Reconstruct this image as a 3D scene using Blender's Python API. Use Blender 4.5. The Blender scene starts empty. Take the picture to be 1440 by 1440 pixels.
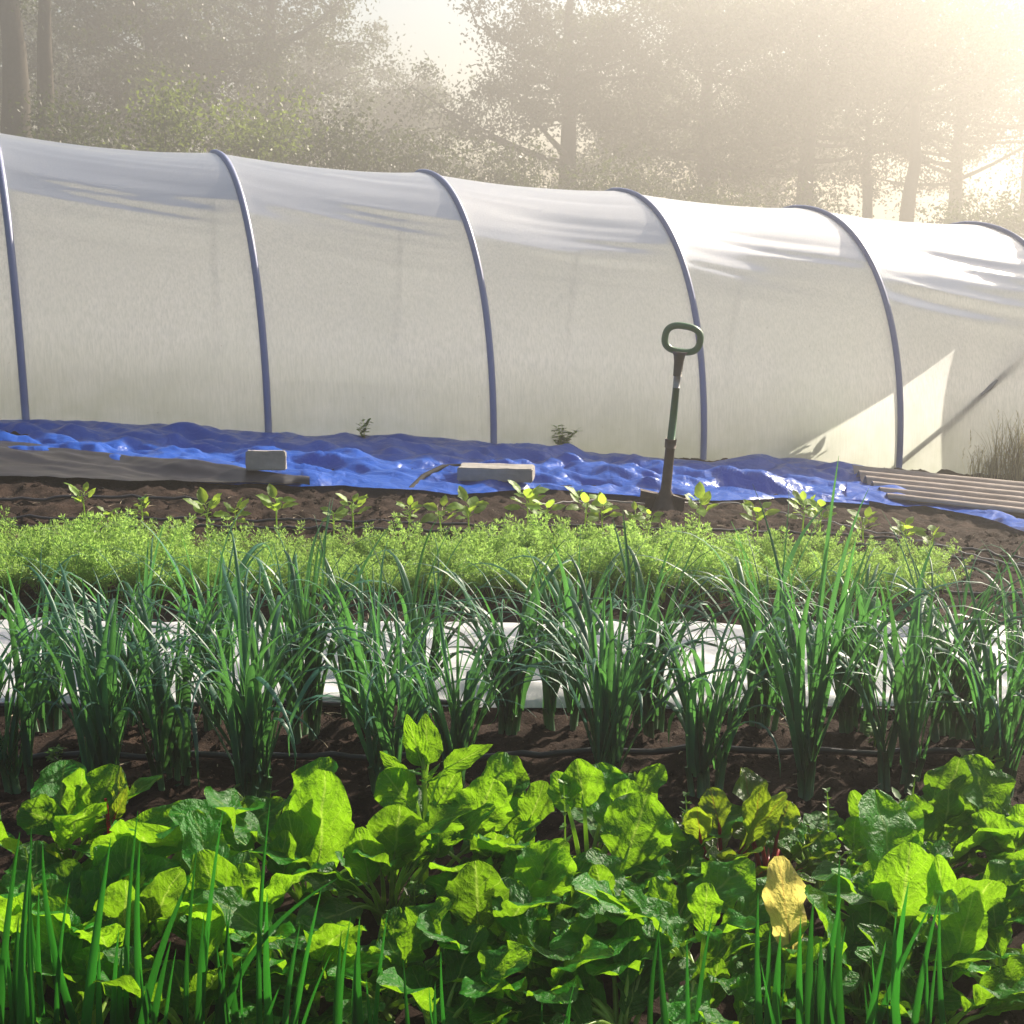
import bpy, math, random
import numpy as np
from mathutils import Vector

R = math.radians
random.seed(7)
rng = np.random.default_rng(7)
scene = bpy.context.scene
col = scene.collection

# ------------------------------------------------------------------ camera, sky, sun, exposure
PITCH = R(12.54)
FPX = 2000.0            # focal length in pixels of the 1440 px photograph
EYE = 1.8
cam_data = bpy.data.cameras.new("camera")
cam_data.sensor_width = 36
cam_data.lens = 36 * FPX / 1440
cam_data.clip_end = 600
cam = bpy.data.objects.new("camera", cam_data)
cam.location = (0, 0, EYE)
cam.rotation_euler = (R(90) - PITCH, 0, 0)
col.objects.link(cam)
scene.camera = cam

SUN_AZ, SUN_EL = 44.0, 30.0
world = bpy.data.worlds.new("World")
scene.world = world
world.use_nodes = True
wn = world.node_tree
sky = wn.nodes.new("ShaderNodeTexSky")
sky.sky_type = 'NISHITA'
sky.sun_disc = False
sky.sun_elevation = R(SUN_EL)
sky.sun_rotation = R(SUN_AZ)
sky.dust_density = 1.0
wn.links.new(sky.outputs[0], wn.nodes["Background"].inputs[0])
wn.nodes["Background"].inputs[1].default_value = 0.055
sd = bpy.data.lights.new("sun", 'SUN')
sd.energy = 5.0
sd.angle = R(0.5)
sd.color = (1.0, 0.89, 0.73)
sun = bpy.data.objects.new("sun", sd)
sun_dir = Vector((math.sin(R(SUN_AZ)) * math.cos(R(SUN_EL)), math.cos(R(SUN_AZ)) * math.cos(R(SUN_EL)), math.sin(R(SUN_EL))))
sun.rotation_euler = sun_dir.to_track_quat('Z', 'Y').to_euler()
col.objects.link(sun)
scene.view_settings.view_transform = 'Standard'
scene.view_settings.look = 'None'
scene.view_settings.exposure = 1.38
scene.view_settings.gamma = 1.0
cy = scene.cycles
cy.max_bounces = 8
cy.diffuse_bounces = 3
cy.glossy_bounces = 2
cy.transmission_bounces = 4
cy.transparent_max_bounces = 8
cy.volume_bounces = 0
cy.caustics_reflective = False
cy.caustics_refractive = False
cy.use_denoising = True
cy.sample_clamp_indirect = 6.0

HAZE_DENSITY = 0.0100
HAZE_ANISO = 0.70

# ------------------------------------------------------------------ noise, ground height, pixel helpers
_perm = np.random.default_rng(3).random((256, 256))


def vnoise(x, y):
    x = np.asarray(x, float); y = np.asarray(y, float)
    xi = np.floor(x).astype(int); yi = np.floor(y).astype(int)
    fx = x - xi; fy = y - yi
    fx = fx * fx * (3 - 2 * fx); fy = fy * fy * (3 - 2 * fy)
    a = _perm[xi & 255, yi & 255]; b = _perm[(xi + 1) & 255, yi & 255]
    c = _perm[xi & 255, (yi + 1) & 255]; d = _perm[(xi + 1) & 255, (yi + 1) & 255]
    return (a * (1 - fx) + b * fx) * (1 - fy) + (c * (1 - fx) + d * fx) * fy - 0.5


def fbm(x, y, o=4):
    s, a = 0, 1.0
    for i in range(o):
        s = s + a * vnoise(x * 2 ** i + 17 * i, y * 2 ** i + 31 * i)
        a *= 0.5
    return s


def smooth(a, b, v):
    t = np.clip((np.asarray(v, float) - a) / (b - a), 0, 1)
    return t * t * (3 - 2 * t)


def gz(x, y):
    """large shape of the garden: level beds near, falling to the right further back"""
    t = smooth(5.5, 11, y)
    return t * (0.08 - 0.0897 * (np.clip(x, -9, 10) + 3.72))


def gzd(x, y):
    near = 1 - smooth(13, 16, y)
    return gz(x, y) + near * (0.030 * fbm(np.asarray(x) * 2.3, np.asarray(y) * 2.3, 3) + 0.050 * fbm(np.asarray(x) * 12, np.asarray(y) * 12, 3))


def ray(px, py):
    u = (px - 720) / FPX; v = -(py - 720) / FPX
    return np.array([u, math.cos(PITCH) + v * math.sin(PITCH), -math.sin(PITCH) + v * math.cos(PITCH)])


def at(px, py, Y):
    d = ray(px, py)
    return np.array([0, 0, EYE]) + d * (Y / d[1])


def gp(px, py, dz=0.0):
    d = ray(px, py)
    t = 1.0
    for i in range(4000):
        p = d * t
        if EYE + p[2] <= gz(p[0], p[1]) + dz:
            break
        t += 0.01
    return np.array([p[0], p[1], EYE + p[2]])


# ------------------------------------------------------------------ mesh helper
class MB:
    def __init__(self):
        self.v = []; self.f = []; self.uv = []; self.m = []; self.tone = []; self.n = 0

    def add(self, verts, faces, uvs=None, tone=0.5, mat=0):
        o = self.n
        verts = [tuple(map(float, p)) for p in verts]
        self.v += verts
        self.tone += [tone] * len(verts)
        self.uv += ([tuple(map(float, q)) for q in uvs] if uvs is not None else [(0, 0)] * len(verts))
        self.f += [tuple(i + o for i in f) for f in faces]
        self.m += [mat] * len(faces)
        self.n += len(verts)

    def grid(self, P, uvs=None, tone=0.5, mat=0, close=False):
        P = np.asarray(P)
        nu, nv = P.shape[:2]
        fs = []
        for i in range(nu - 1):
            for j in range(nv - 1 + (1 if close else 0)):
                j2 = (j + 1) % nv
                fs.append((i * nv + j, i * nv + j2, (i + 1) * nv + j2, (i + 1) * nv + j))
        self.add(P.reshape(-1, 3), fs, None if uvs is None else np.asarray(uvs).reshape(-1, 2), tone, mat)

    def tube(self, pts, rad, n=8, tone=0.5, mat=0, cap=True):
        pts = np.asarray(pts, float)
        rad = np.broadcast_to(np.asarray(rad, float), (len(pts),))
        T = np.gradient(pts, axis=0)
        T /= np.linalg.norm(T, axis=1)[:, None] + 1e-9
        ref = np.array([0, 0, 1.0]) if abs(T[:, 2]).mean() < 0.8 else np.array([0, 1.0, 0])
        rows = []
        a = np.linspace(0, 2 * math.pi, n, endpoint=False)
        for p, t, r in zip(pts, T, rad):
            x = np.cross(t, ref); x /= np.linalg.norm(x) + 1e-9
            y = np.cross(x, t)
            rows.append(p + r * (np.cos(a)[:, None] * x + np.sin(a)[:, None] * y))
        o = self.n
        self.grid(np.array(rows), None, tone, mat, close=True)
        if cap:
            self.f.append(tuple(o + i for i in range(n))); self.m.append(mat)
            b = o + (len(pts) - 1) * n
            self.f.append(tuple(b + i for i in reversed(range(n)))); self.m.append(mat)

    def build(self, name, mats, parent=None, smooth_=True, loc=None):
        me = bpy.data.meshes.new(name)
        me.from_pydata(self.v, [], self.f)
        uvl = me.uv_layers.new(name="UVMap")
        li = np.empty(len(me.loops), np.int32); me.loops.foreach_get("vertex_index", li)
        uvl.data.foreach_set("uv", np.array(self.uv, np.float32)[li].ravel())
        at_ = me.attributes.new("tone", 'FLOAT', 'POINT')
        at_.data.foreach_set("value", np.array(self.tone, np.float32))
        for m in (mats if isinstance(mats, (list, tuple)) else [mats]):
            me.materials.append(m)
        me.polygons.foreach_set("material_index", np.array(self.m, np.int32))
        if smooth_:
            me.polygons.foreach_set("use_smooth", np.ones(len(me.polygons), bool))
        me.update()
        o = bpy.data.objects.new(name, me)
        col.objects.link(o)
        if parent is not None:
            o.parent = parent
        if loc is not None:
            o.location = loc
        return o


def tag(o, label=None, cat=None, group=None, kind=None):
    if label: o["label"] = label
    if cat: o["category"] = cat
    if group: o["group"] = group
    if kind: o["kind"] = kind
    return o


def empty(name, loc, label, cat, group=None, rz=0.0):
    e = bpy.data.objects.new(name, None)
    e.empty_display_size = 0.1
    e.location = loc
    e.rotation_euler = (0, 0, rz)
    col.objects.link(e)
    return tag(e, label, cat, group)


kids = {}


def copy_tree(o, parent=None):
    c = o.copy()
    col.objects.link(c)
    if parent is not None:
        c.parent = parent
    for ch in [x for x in o.children]:
        copy_tree(ch, c)
    return c


# ------------------------------------------------------------------ materials
class NT:
    def __init__(self, name):
        self.mat = bpy.data.materials.new(name)
        self.mat.use_nodes = True
        self.t = self.mat.node_tree
        self.t.nodes.clear()
        self.out = self.t.nodes.new("ShaderNodeOutputMaterial")

    def n(self, typ, **kw):
        nd = self.t.nodes.new(typ)
        for k, v in kw.items():
            if k.startswith("i_"):
                nd.inputs[k[2:].replace("_", " ")].default_value = v
            else:
                setattr(nd, k, v)
        return nd

    def l(self, a, b):
        self.t.links.new(a, b)

    def math(self, op, a, b=None, clamp=False):
        nd = self.n("ShaderNodeMath", operation=op, use_clamp=clamp)
        for i, x in enumerate((a, b)):
            if x is None: continue
            if isinstance(x, (int, float)): nd.inputs[i].default_value = x
            else: self.l(x, nd.inputs[i])
        return nd.outputs[0]

    def mixc(self, fac, a, b, mode='MIX'):
        nd = self.n("ShaderNodeMix", data_type='RGBA', blend_type=mode)
        for s, x in ((nd.inputs[0], fac), (nd.inputs[6], a), (nd.inputs[7], b)):
            if isinstance(x, (int, float)): s.default_value = x
            elif isinstance(x, tuple): s.default_value = (*x, 1) if len(x) == 3 else x
            else: self.l(x, s)
        return nd.outputs[2]

    def noise(self, scale, detail=4, rough=0.55, vec=None, dist=0.0):
        nd = self.n("ShaderNodeTexNoise")
        nd.inputs["Scale"].default_value = scale
        nd.inputs["Detail"].default_value = detail
        nd.inputs["Roughness"].default_value = rough
        nd.inputs["Distortion"].default_value = dist
        if vec is not None: self.l(vec, nd.inputs["Vector"])
        return nd.outputs["Fac"]

    def ramp(self, fac, stops):
        nd = self.n("ShaderNodeValToRGB")
        el = nd.color_ramp.elements
        while len(el) < len(stops): el.new(0.5)
        for e, (p, c) in zip(el, stops):
            e.position = p; e.color = (*c, 1) if len(c) == 3 else c
        self.l(fac, nd.inputs[0])
        return nd.outputs[0]

    def obj(self, scale=None):
        tc = self.n("ShaderNodeTexCoord")
        if scale is None: return tc.outputs["Object"]
        mp = self.n("ShaderNodeMapping")
        mp.inputs["Scale"].default_value = scale
        self.l(tc.outputs["Object"], mp.inputs["Vector"])
        return mp.outputs[0]

    def bump(self, h, strength=0.3, dist=0.01):
        nd = self.n("ShaderNodeBump")
        nd.inputs["Strength"].default_value = strength
        nd.inputs["Distance"].default_value = dist
        self.l(h, nd.inputs["Height"])
        return nd.outputs[0]

    def principled(self, color, rough=0.6, spec=0.5, metal=0.0, normal=None, sheen=0.0):
        p = self.n("ShaderNodeBsdfPrincipled")
        for s, x in (("Base Color", color), ("Roughness", rough), ("Specular IOR Level", spec), ("Metallic", metal)):
            if isinstance(x, tuple): p.inputs[s].default_value = (*x, 1)
            elif isinstance(x, (int, float)): p.inputs[s].default_value = x
            else: self.l(x, p.inputs[s])
        if normal is not None: self.l(normal, p.inputs["Normal"])
        return p.outputs[0]

    def done(self, sh):
        self.l(sh, self.out.inputs["Surface"])
        return self.mat


def leaf_mat(name, base, trans, rough=0.45, spec=0.5, mix=0.5, veins=0, var=0.35, vein_col=(0.35, 0.45, 0.08), bumpy=0.0, yellow=None, red=None):
    g = NT(name)
    tone = g.n("ShaderNodeAttribute", attribute_name="tone").outputs["Fac"]
    oi = g.n("ShaderNodeObjectInfo").outputs["Random"]
    f = g.math('ADD', g.math('MULTIPLY', tone, var * 1.4), g.math('MULTIPLY', oi, var * 0.6))
    f = g.math('ADD', f, 1.0 - var)
    nz = g.noise(9.0, 3, 0.6, g.obj())
    f = g.math('MULTIPLY', f, g.math('ADD', g.math('MULTIPLY', nz, 0.5), 0.75))
    cb = g.mixc(1.0, base, f, 'MULTIPLY')
    ct = g.mixc(1.0, trans, f, 'MULTIPLY')
    if yellow is not None:
        yf = g.math('MULTIPLY', g.math('GREATER_THAN', tone, 0.9), 0.6)
        ct = g.mixc(yf, ct, yellow)
    nrm = None
    if veins:
        uv = g.n("ShaderNodeUVMap", uv_map="UVMap").outputs[0]
        sx = g.n("ShaderNodeSeparateXYZ"); g.l(uv, sx.inputs[0])
        au = g.math('ABSOLUTE', g.math('SUBTRACT', sx.outputs[0], 0.5))
        wob = g.math('MULTIPLY', g.noise(3.0, 2, 0.5, uv), 0.12)
        ph = g.math('ADD', g.math('SUBTRACT', g.math('MULTIPLY', sx.outputs[1], veins), g.math('MULTIPLY', au, veins * 0.85)), g.math('MULTIPLY', wob, veins))
        tri = g.math('ABSOLUTE', g.math('SUBTRACT', g.math('FRACT', ph), 0.5))
        vline = g.math('SUBTRACT', 1.0, g.math('DIVIDE', tri, 0.06), True)
        mid = g.math('SUBTRACT', 1.0, g.math('DIVIDE', au, 0.035), True)
        v = g.math('MAXIMUM', g.math('MULTIPLY', vline, 0.55), mid)
        cb = g.mixc(g.math('MULTIPLY', v, 0.30), cb, red or vein_col)
        ct = g.mixc(g.math('MULTIPLY', v, 0.50), ct, red or vein_col)
        h = g.math('ADD', g.math('MULTIPLY', tri, 0.22), g.math('ADD', g.math('MULTIPLY', g.noise(24.0, 4, 0.6, g.obj(), 0.6), 1.3), g.math('MULTIPLY', g.noise(85.0, 3, 0.6, g.obj(), 0.8), 0.35)))
        nrm = g.bump(h, bumpy, 0.012)
    p = g.principled(cb, rough, spec, 0.0, nrm)
    t = g.n("ShaderNodeBsdfTranslucent"); g.l(ct, t.inputs[0])
    if nrm is not None: g.l(nrm, t.inputs["Normal"])
    mx = g.n("ShaderNodeMixShader"); mx.inputs[0].default_value = mix
    g.l(p, mx.inputs[1]); g.l(t.outputs[0], mx.inputs[2])
    return g.done(mx.outputs[0])


def simple_mat(name, c1, c2=None, scale=20.0, rough=0.7, spec=0.4, metal=0.0, bumpy=0.0, bscale=60.0, bdist=0.01):
    g = NT(name)
    c = c1
    if c2 is not None:
        c = g.mixc(g.ramp(g.noise(scale, 5, 0.6, g.obj()), [(0.3, (0, 0, 0)), (0.7, (1, 1, 1))]), c1, c2)
    nrm = g.bump(g.noise(bscale, 5, 0.65, g.obj()), bumpy, bdist) if bumpy else None
    return g.done(g.principled(c, rough, spec, metal, nrm))


def soil_mat():
    g = NT("soil")
    o = g.obj()
    a = g.noise(6.0, 8, 0.7, o)
    c = g.ramp(a, [(0.25, (0.014, 0.009, 0.007)), (0.5, (0.038, 0.023, 0.017)), (0.75, (0.090, 0.057, 0.042))])
    sp = g.noise(95.0, 3, 0.6, o)
    c = g.mixc(g.ramp(sp, [(0.66, (0, 0, 0)), (0.72, (1, 1, 1))]), c, (0.20, 0.15, 0.11))
    sx = g.n("ShaderNodeSeparateXYZ"); g.l(o, sx.inputs[0])
    far = g.math('DIVIDE', g.math('SUBTRACT', sx.outputs[1], 13.5), 3.0, True)
    c = g.mixc(far, c, g.ramp(a, [(0.3, (0.03, 0.045, 0.012)), (0.7, (0.06, 0.085, 0.025))]))
    h = g.math('ADD', g.noise(40.0, 8, 0.75, o), g.math('MULTIPLY', g.noise(140.0, 3, 0.6, o), 0.4))
    return g.done(g.principled(c, 0.95, 0.15, 0, g.bump(h, 0.9, 0.03)))


def cover_mat():
    g = NT("polythene_cover")
    o = g.obj((14.0, 14.0, 0.8))
    st = g.noise(5.0, 6, 0.7, o)
    bl = g.noise(1.3, 3, 0.5, g.obj())
    dirt = g.ramp(st, [(0.36, (0.74, 0.76, 0.75)), (0.62, (0.92, 0.92, 0.91))])
    dirt = g.mixc(g.ramp(bl, [(0.4, (0, 0, 0)), (0.75, (0.35, 0.35, 0.35))]), dirt, (0.76, 0.79, 0.75))
    sx = g.n("ShaderNodeSeparateXYZ"); g.l(g.obj(), sx.inputs[0])
    hh = g.math('ADD', sx.outputs[2], g.math('MULTIPLY', sx.outputs[0], 0.0875))
    splash = g.math('MULTIPLY', g.math('SUBTRACT', 1.0, g.math('DIVIDE', hh, 0.75), True), g.math('ADD', 0.25, g.math('MULTIPLY', g.noise(3.2, 5, 0.65, g.obj()), 1.1)), True)
    dirt = g.mixc(splash, dirt, (0.50, 0.53, 0.44))
    sp = g.noise(55.0, 2, 0.5, g.obj())
    dirt = g.mixc(g.ramp(sp, [(0.74, (0, 0, 0)), (0.78, (0.55, 0.55, 0.55))]), dirt, (0.30, 0.28, 0.22))
    nrm = g.bump(st, 0.25, 0.006)
    d = g.n("ShaderNodeBsdfDiffuse"); g.l(dirt, d.inputs[0]); g.l(nrm, d.inputs["Normal"])
    t = g.n("ShaderNodeBsdfTranslucent"); g.l(dirt, t.inputs[0])
    m1 = g.n("ShaderNodeMixShader"); m1.inputs[0].default_value = 0.80
    g.l(d.outputs[0], m1.inputs[1]); g.l(t.outputs[0], m1.inputs[2])
    tr = g.n("ShaderNodeBsdfTransparent"); tr.inputs[0].default_value = (0.92, 0.93, 0.93, 1)
    m2 = g.n("ShaderNodeMixShader"); m2.inputs[0].default_value = 0.03
    g.l(m1.outputs[0], m2.inputs[1]); g.l(tr.outputs[0], m2.inputs[2])
    gl = g.n("ShaderNodeBsdfGlossy"); gl.inputs["Roughness"].default_value = 0.35; g.l(nrm, gl.inputs["Normal"])
    fr = g.n("ShaderNodeFresnel"); fr.inputs[0].default_value = 1.4
    m3 = g.n("ShaderNodeMixShader"); g.l(g.math('MULTIPLY', fr.outputs[0], 0.8), m3.inputs[0])
    g.l(m2.outputs[0], m3.inputs[1]); g.l(gl.outputs[0], m3.inputs[2])
    return g.done(m3.outputs[0])


def sheet_mat(name, c1, c2, trans, rough, spec, mix, bscale, bstr, bdist=0.01, weave=True):
    g = NT(name)
    o = g.obj()
    c = g.mixc(g.noise(2.5, 4, 0.6, o), c1, c2)
    v = g.n("ShaderNodeTexVoronoi", feature='DISTANCE_TO_EDGE')
    v.inputs["Scale"].default_value = bscale * 0.5
    g.l(o, v.inputs["Vector"])
    h = g.math('ADD', g.math('MULTIPLY', g.noise(bscale, 3, 0.5, o, 1.2), 0.5), g.math('MULTIPLY', v.outputs["Distance"], 1.1))
    nrm = g.bump(h, bstr, bdist)
    p = g.principled(c, rough, spec, 0, nrm)
    t = g.n("ShaderNodeBsdfTranslucent"); t.inputs[0].default_value = (*trans, 1)
    m = g.n("ShaderNodeMixShader"); m.inputs[0].default_value = mix
    g.l(p, m.inputs[1]); g.l(t.outputs[0], m.inputs[2])
    return g.done(m.outputs[0])


M = {}
M['soil'] = soil_mat()
M['cover'] = cover_mat()
M['hoop'] = simple_mat("hoop_tape", (0.22, 0.25, 0.42), (0.25, 0.28, 0.42), 3.0, 0.45, 0.5)
M['steel'] = simple_mat("galvanised_steel", (0.25, 0.25, 0.25), (0.35, 0.34, 0.33), 8.0, 0.5, 0.5, 0.6)
M['timber'] = simple_mat("weathered_timber", (0.18, 0.13, 0.09), (0.28, 0.22, 0.16), 6.0, 0.8, 0.3, 0, 0.4, 40)
M['tarp'] = sheet_mat("blue_tarpaulin", (0.006, 0.095, 0.56), (0.012, 0.13, 0.64), (0.006, 0.12, 0.75), 0.30, 0.7, 0.24, 9.0, 0.6, 0.04)
M['fabric'] = sheet_mat("ground_fabric", (0.012, 0.010, 0.013), (0.028, 0.025, 0.029), (0.05, 0.05, 0.05), 0.36, 0.6, 0.03, 10.0, 0.25, 0.01)
M['white'] = sheet_mat("white_fleece", (0.84, 0.84, 0.84), (0.88, 0.88, 0.88), (0.9, 0.9, 0.9), 0.45, 0.5, 0.3, 7.0, 0.5, 0.02)
M['concrete'] = simple_mat("concrete", (0.34, 0.32, 0.29), (0.46, 0.43, 0.39), 12.0, 0.9, 0.2, 0, 0.5, 70, 0.006)
M['rust'] = simple_mat("old_fibre_cement", (0.30, 0.24, 0.20), (0.44, 0.37, 0.32), 7.0, 0.75, 0.4, 0, 0.3, 60, 0.004)
M['green_plastic'] = simple_mat("green_handle", (0.004, 0.14, 0.040), (0.012, 0.10, 0.035), 14, 0.4, 0.5)
M['dark_plastic'] = simple_mat("dark_collar", (0.018, 0.016, 0.014), (0.05, 0.042, 0.034), 20, 0.5, 0.4)
M['blade_steel'] = simple_mat("dull_steel", (0.045, 0.034, 0.028), (0.10, 0.07, 0.05), 14, 0.55, 0.5, 0.3, 0.2, 90, 0.003)
M['silver'] = simple_mat("silver_band", (0.30, 0.31, 0.31), (0.36, 0.36, 0.36), 30, 0.4, 0.5, 0.3)
M['hose'] = simple_mat("black_hose", (0.018, 0.018, 0.022), (0.03, 0.03, 0.035), 12, 0.38, 0.5)
M['pipe'] = simple_mat("dull_pipe", (0.010, 0.010, 0.012), (0.016, 0.016, 0.018), 12, 0.8, 0.15)
M['string'] = simple_mat("pale_string", (0.30, 0.28, 0.26), (0.38, 0.36, 0.33), 12, 0.6, 0.3)
M['bark'] = simple_mat("bark", (0.045, 0.036, 0.026), (0.085, 0.07, 0.052), 9, 0.9, 0.2, 0, 0.6, 30, 0.03)
M['tree'] = leaf_mat("tree_leaf", (0.035, 0.050, 0.016), (0.07, 0.10, 0.016), 0.5, 0.4, 0.4, 0, 0.5)
M['shrub'] = leaf_mat("lit_shrub_leaf", (0.075, 0.11, 0.022), (0.20, 0.27, 0.03), 0.5, 0.4, 0.45, 0, 0.5)
M['leek'] = leaf_mat("leek_leaf", (0.042, 0.140, 0.095), (0.11, 0.33, 0.06), 0.42, 0.42, 0.36, 0, 0.45)
M['leekstem'] = leaf_mat("leek_stem", (0.07, 0.17, 0.07), (0.16, 0.30, 0.09), 0.4, 0.5, 0.25, 0, 0.4)
M['carrot'] = leaf_mat("carrot_leaf", (0.15, 0.28, 0.06), (0.42, 0.64, 0.14), 0.5, 0.45, 0.5, 0, 0.45)
M['chard'] = leaf_mat("chard_leaf", (0.022, 0.19, 0.008), (0.22, 0.44, 0.011), 0.42, 0.30, 0.55, 7, 0.40, (0.55, 0.72, 0.14), 0.8)
M['chardred'] = leaf_mat("ruby_chard_leaf", (0.05, 0.14, 0.012), (0.30, 0.44, 0.016), 0.36, 0.5, 0.52, 7, 0.40, None, 0.7, None, (0.34, 0.10, 0.03))
M['chardyellow'] = leaf_mat("yellowed_leaf", (0.75, 0.60, 0.16), (1.0, 0.86, 0.22), 0.55, 0.3, 0.5, 7, 0.25, (0.75, 0.42, 0.10), 0.7)
M['stalk'] = leaf_mat("chard_stalk", (0.30, 0.45, 0.10), (0.55, 0.75, 0.14), 0.35, 0.5, 0.5, 0, 0.3)
M['stalkred'] = leaf_mat("ruby_stalk", (0.40, 0.035, 0.04), (0.6, 0.06, 0.05), 0.35, 0.5, 0.3, 0, 0.3)
M['stalkbrown'] = leaf_mat("withered_stalk", (0.38, 0.24, 0.12), (0.5, 0.3, 0.12), 0.6, 0.3, 0.3, 0, 0.3)
M['onion'] = leaf_mat("onion_leaf", (0.016, 0.10, 0.020), (0.030, 0.20, 0.015), 0.32, 0.55, 0.42, 0, 0.4)
M['bean'] = leaf_mat("bean_leaf", (0.16, 0.30, 0.03), (0.56, 0.80, 0.08), 0.45, 0.45, 0.5, 5, 0.35, (0.5, 0.65, 0.12), 0.3)
M['weed'] = leaf_mat("weed_leaf", (0.07, 0.17, 0.03), (0.25, 0.45, 0.05), 0.45, 0.45, 0.45, 0, 0.5)
M['dry'] = leaf_mat("dry_grass", (0.34, 0.31, 0.17), (0.5, 0.45, 0.22), 0.6, 0.3, 0.4, 0, 0.5)
M['straw'] = simple_mat("straw", (0.26, 0.21, 0.14), (0.40, 0.34, 0.24), 15, 0.8, 0.3)

# ------------------------------------------------------------------ ground
def axis(a, b, step, lim):
    core = np.arange(a, b + 1e-6, step)
    out = [core]
    lo, s = [], step
    x = a
    while x > -lim:
        s *= 1.35; x -= s; lo.append(x)
    hi, s = [], step
    x = b
    while x < lim:
        s *= 1.35; x += s; hi.append(x)
    return np.concatenate([lo[::-1], core, hi])


gx = axis(-4.6, 5.2, 0.028, 130)
gy = axis(2.0, 11.0, 0.028, 130)
GX, GY = np.meshgrid(gx, gy, indexing='ij')
GZ = gzd(GX, GY)
b = MB()
me = bpy.data.meshes.new("ground")
nv = len(gy)
V = np.stack([GX, GY, GZ], -1).reshape(-1, 3)
I, J = np.meshgrid(np.arange(len(gx) - 1), np.arange(nv - 1), indexing='ij')
F = np.stack([I * nv + J, (I + 1) * nv + J, (I + 1) * nv + J + 1, I * nv + J + 1], -1).reshape(-1, 4)
me.vertices.add(len(V)); me.vertices.foreach_set("co", V.astype(np.float32).ravel())
me.loops.add(F.size); me.loops.foreach_set("vertex_index", F.astype(np.int32).ravel())
me.polygons.add(len(F)); me.polygons.foreach_set("loop_start", np.arange(0, F.size, 4, dtype=np.int32))
me.polygons.foreach_set("use_smooth", np.ones(len(F), bool))
me.materials.append(M['soil'])
me.update(); me.validate()
ground = bpy.data.objects.new("ground", me)
col.objects.link(ground)
tag(ground, "dark brown garden soil", None, None, "structure")

# ------------------------------------------------------------------ polytunnel
B0 = np.array([-3.72, 10.78, 0.08]); B4 = np.array([3.42, 12.36, -0.56])
AX = (B4 - B0) / 4
th = math.atan2(AX[1], AX[0])
PERP = np.array([-math.sin(th), math.cos(th), 0.0])
W2, HT, SK = 1.7, 2.22, -0.17      # half width, height, backward lean of the crown in bays
TA = empty("polytunnel", tuple(B0), "long white polythene tunnel with bluish hoops behind the vegetable beds", "polytunnel")


def prof(phi):
    c, s = math.cos(phi), math.sin(phi)
    return W2 - W2 * math.copysign(abs(c) ** (2 / 2.3), c), HT * max(s, 0) ** (2 / 2.3)


def tp(k, q, z):
    zz = z
    kk = k + SK * min(1.0, q / W2)
    return AX * kk + PERP * q + np.array([0, 0, zz]) + (0)


PHI = np.concatenate([np.linspace(0, math.pi * 0.5, 90), np.linspace(math.pi * 0.5, math.pi, 40)[1:]])
ps = np.array([prof(p) for p in PHI])
arc = np.concatenate([[0], np.cumsum(np.linalg.norm(np.diff(ps, axis=0), axis=1))])
nrm2 = np.stack([-np.gradient(ps[:, 1]), np.gradient(ps[:, 0])], -1)
nrm2 /= np.linalg.norm(nrm2, axis=1)[:, None]
K0, K1 = -2.0, 5.0
ks = np.linspace(K0, K1, 7 * 44 + 1)
rows = []
for k in ks:
    bay = math.floor(k + 1e-6)
    u = k - bay
    if abs(k - 5) < 1e-6: u = 0.0
    sg = math.sin(math.pi * u)
    env = sg ** 0.6 if sg > 0 else 0
    upper = smooth(0.95, 1.75, ps[:, 1])
    sag = 0.050 * math.sin(math.pi * u) ** 0.8 * (0.35 + 0.65 * smooth(0.2, 2.0, ps[:, 1])) if sg > 0 else 0
    fan = arc * 7.5 + (u - 0.0) * (1.6 + 0.9 * math.sin(bay * 2.1)) * (0.5 + 0.5 * upper)
    wr = vnoise(fan + bay * 13.7, np.full_like(arc, u * 0.7 + bay * 5.3)) + 0.6 * vnoise(fan * 2.3 + bay * 7.7, np.full_like(arc, u * 1.1 + bay * 3.1 + 40))
    amp = 0.030 if bay == 4 else 0.013
    wrk = wr * amp * env * upper * 1.3
    low = vnoise(arc * 2.1 + bay * 3.3, np.full_like(arc, u * 2 + bay * 9.1)) * 0.02 * env * smooth(0.05, 0.5, arc)
    off = wrk + low - sag
    pq = ps + nrm2 * off[:, None]
    rows.append([tp(k, q, z - (0.12 if i in (0, len(ps) - 1) else 0)) for i, (q, z) in enumerate(pq)])
mb = MB()
mb.grid(np.array(rows))
cover = mb.build("cover", M['cover'], TA)
for k in range(-2, 6):
    mb = MB()
    mb.tube([tp(k, q, z) for q, z in ps[::3] + 0.0], 0.029, 8)
    mb.build("hoop", M['hoop'], TA)


def top_at(q):
    return HT * (1 - abs((W2 - q) / W2) ** 2.3) ** (1 / 2.3)


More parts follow.
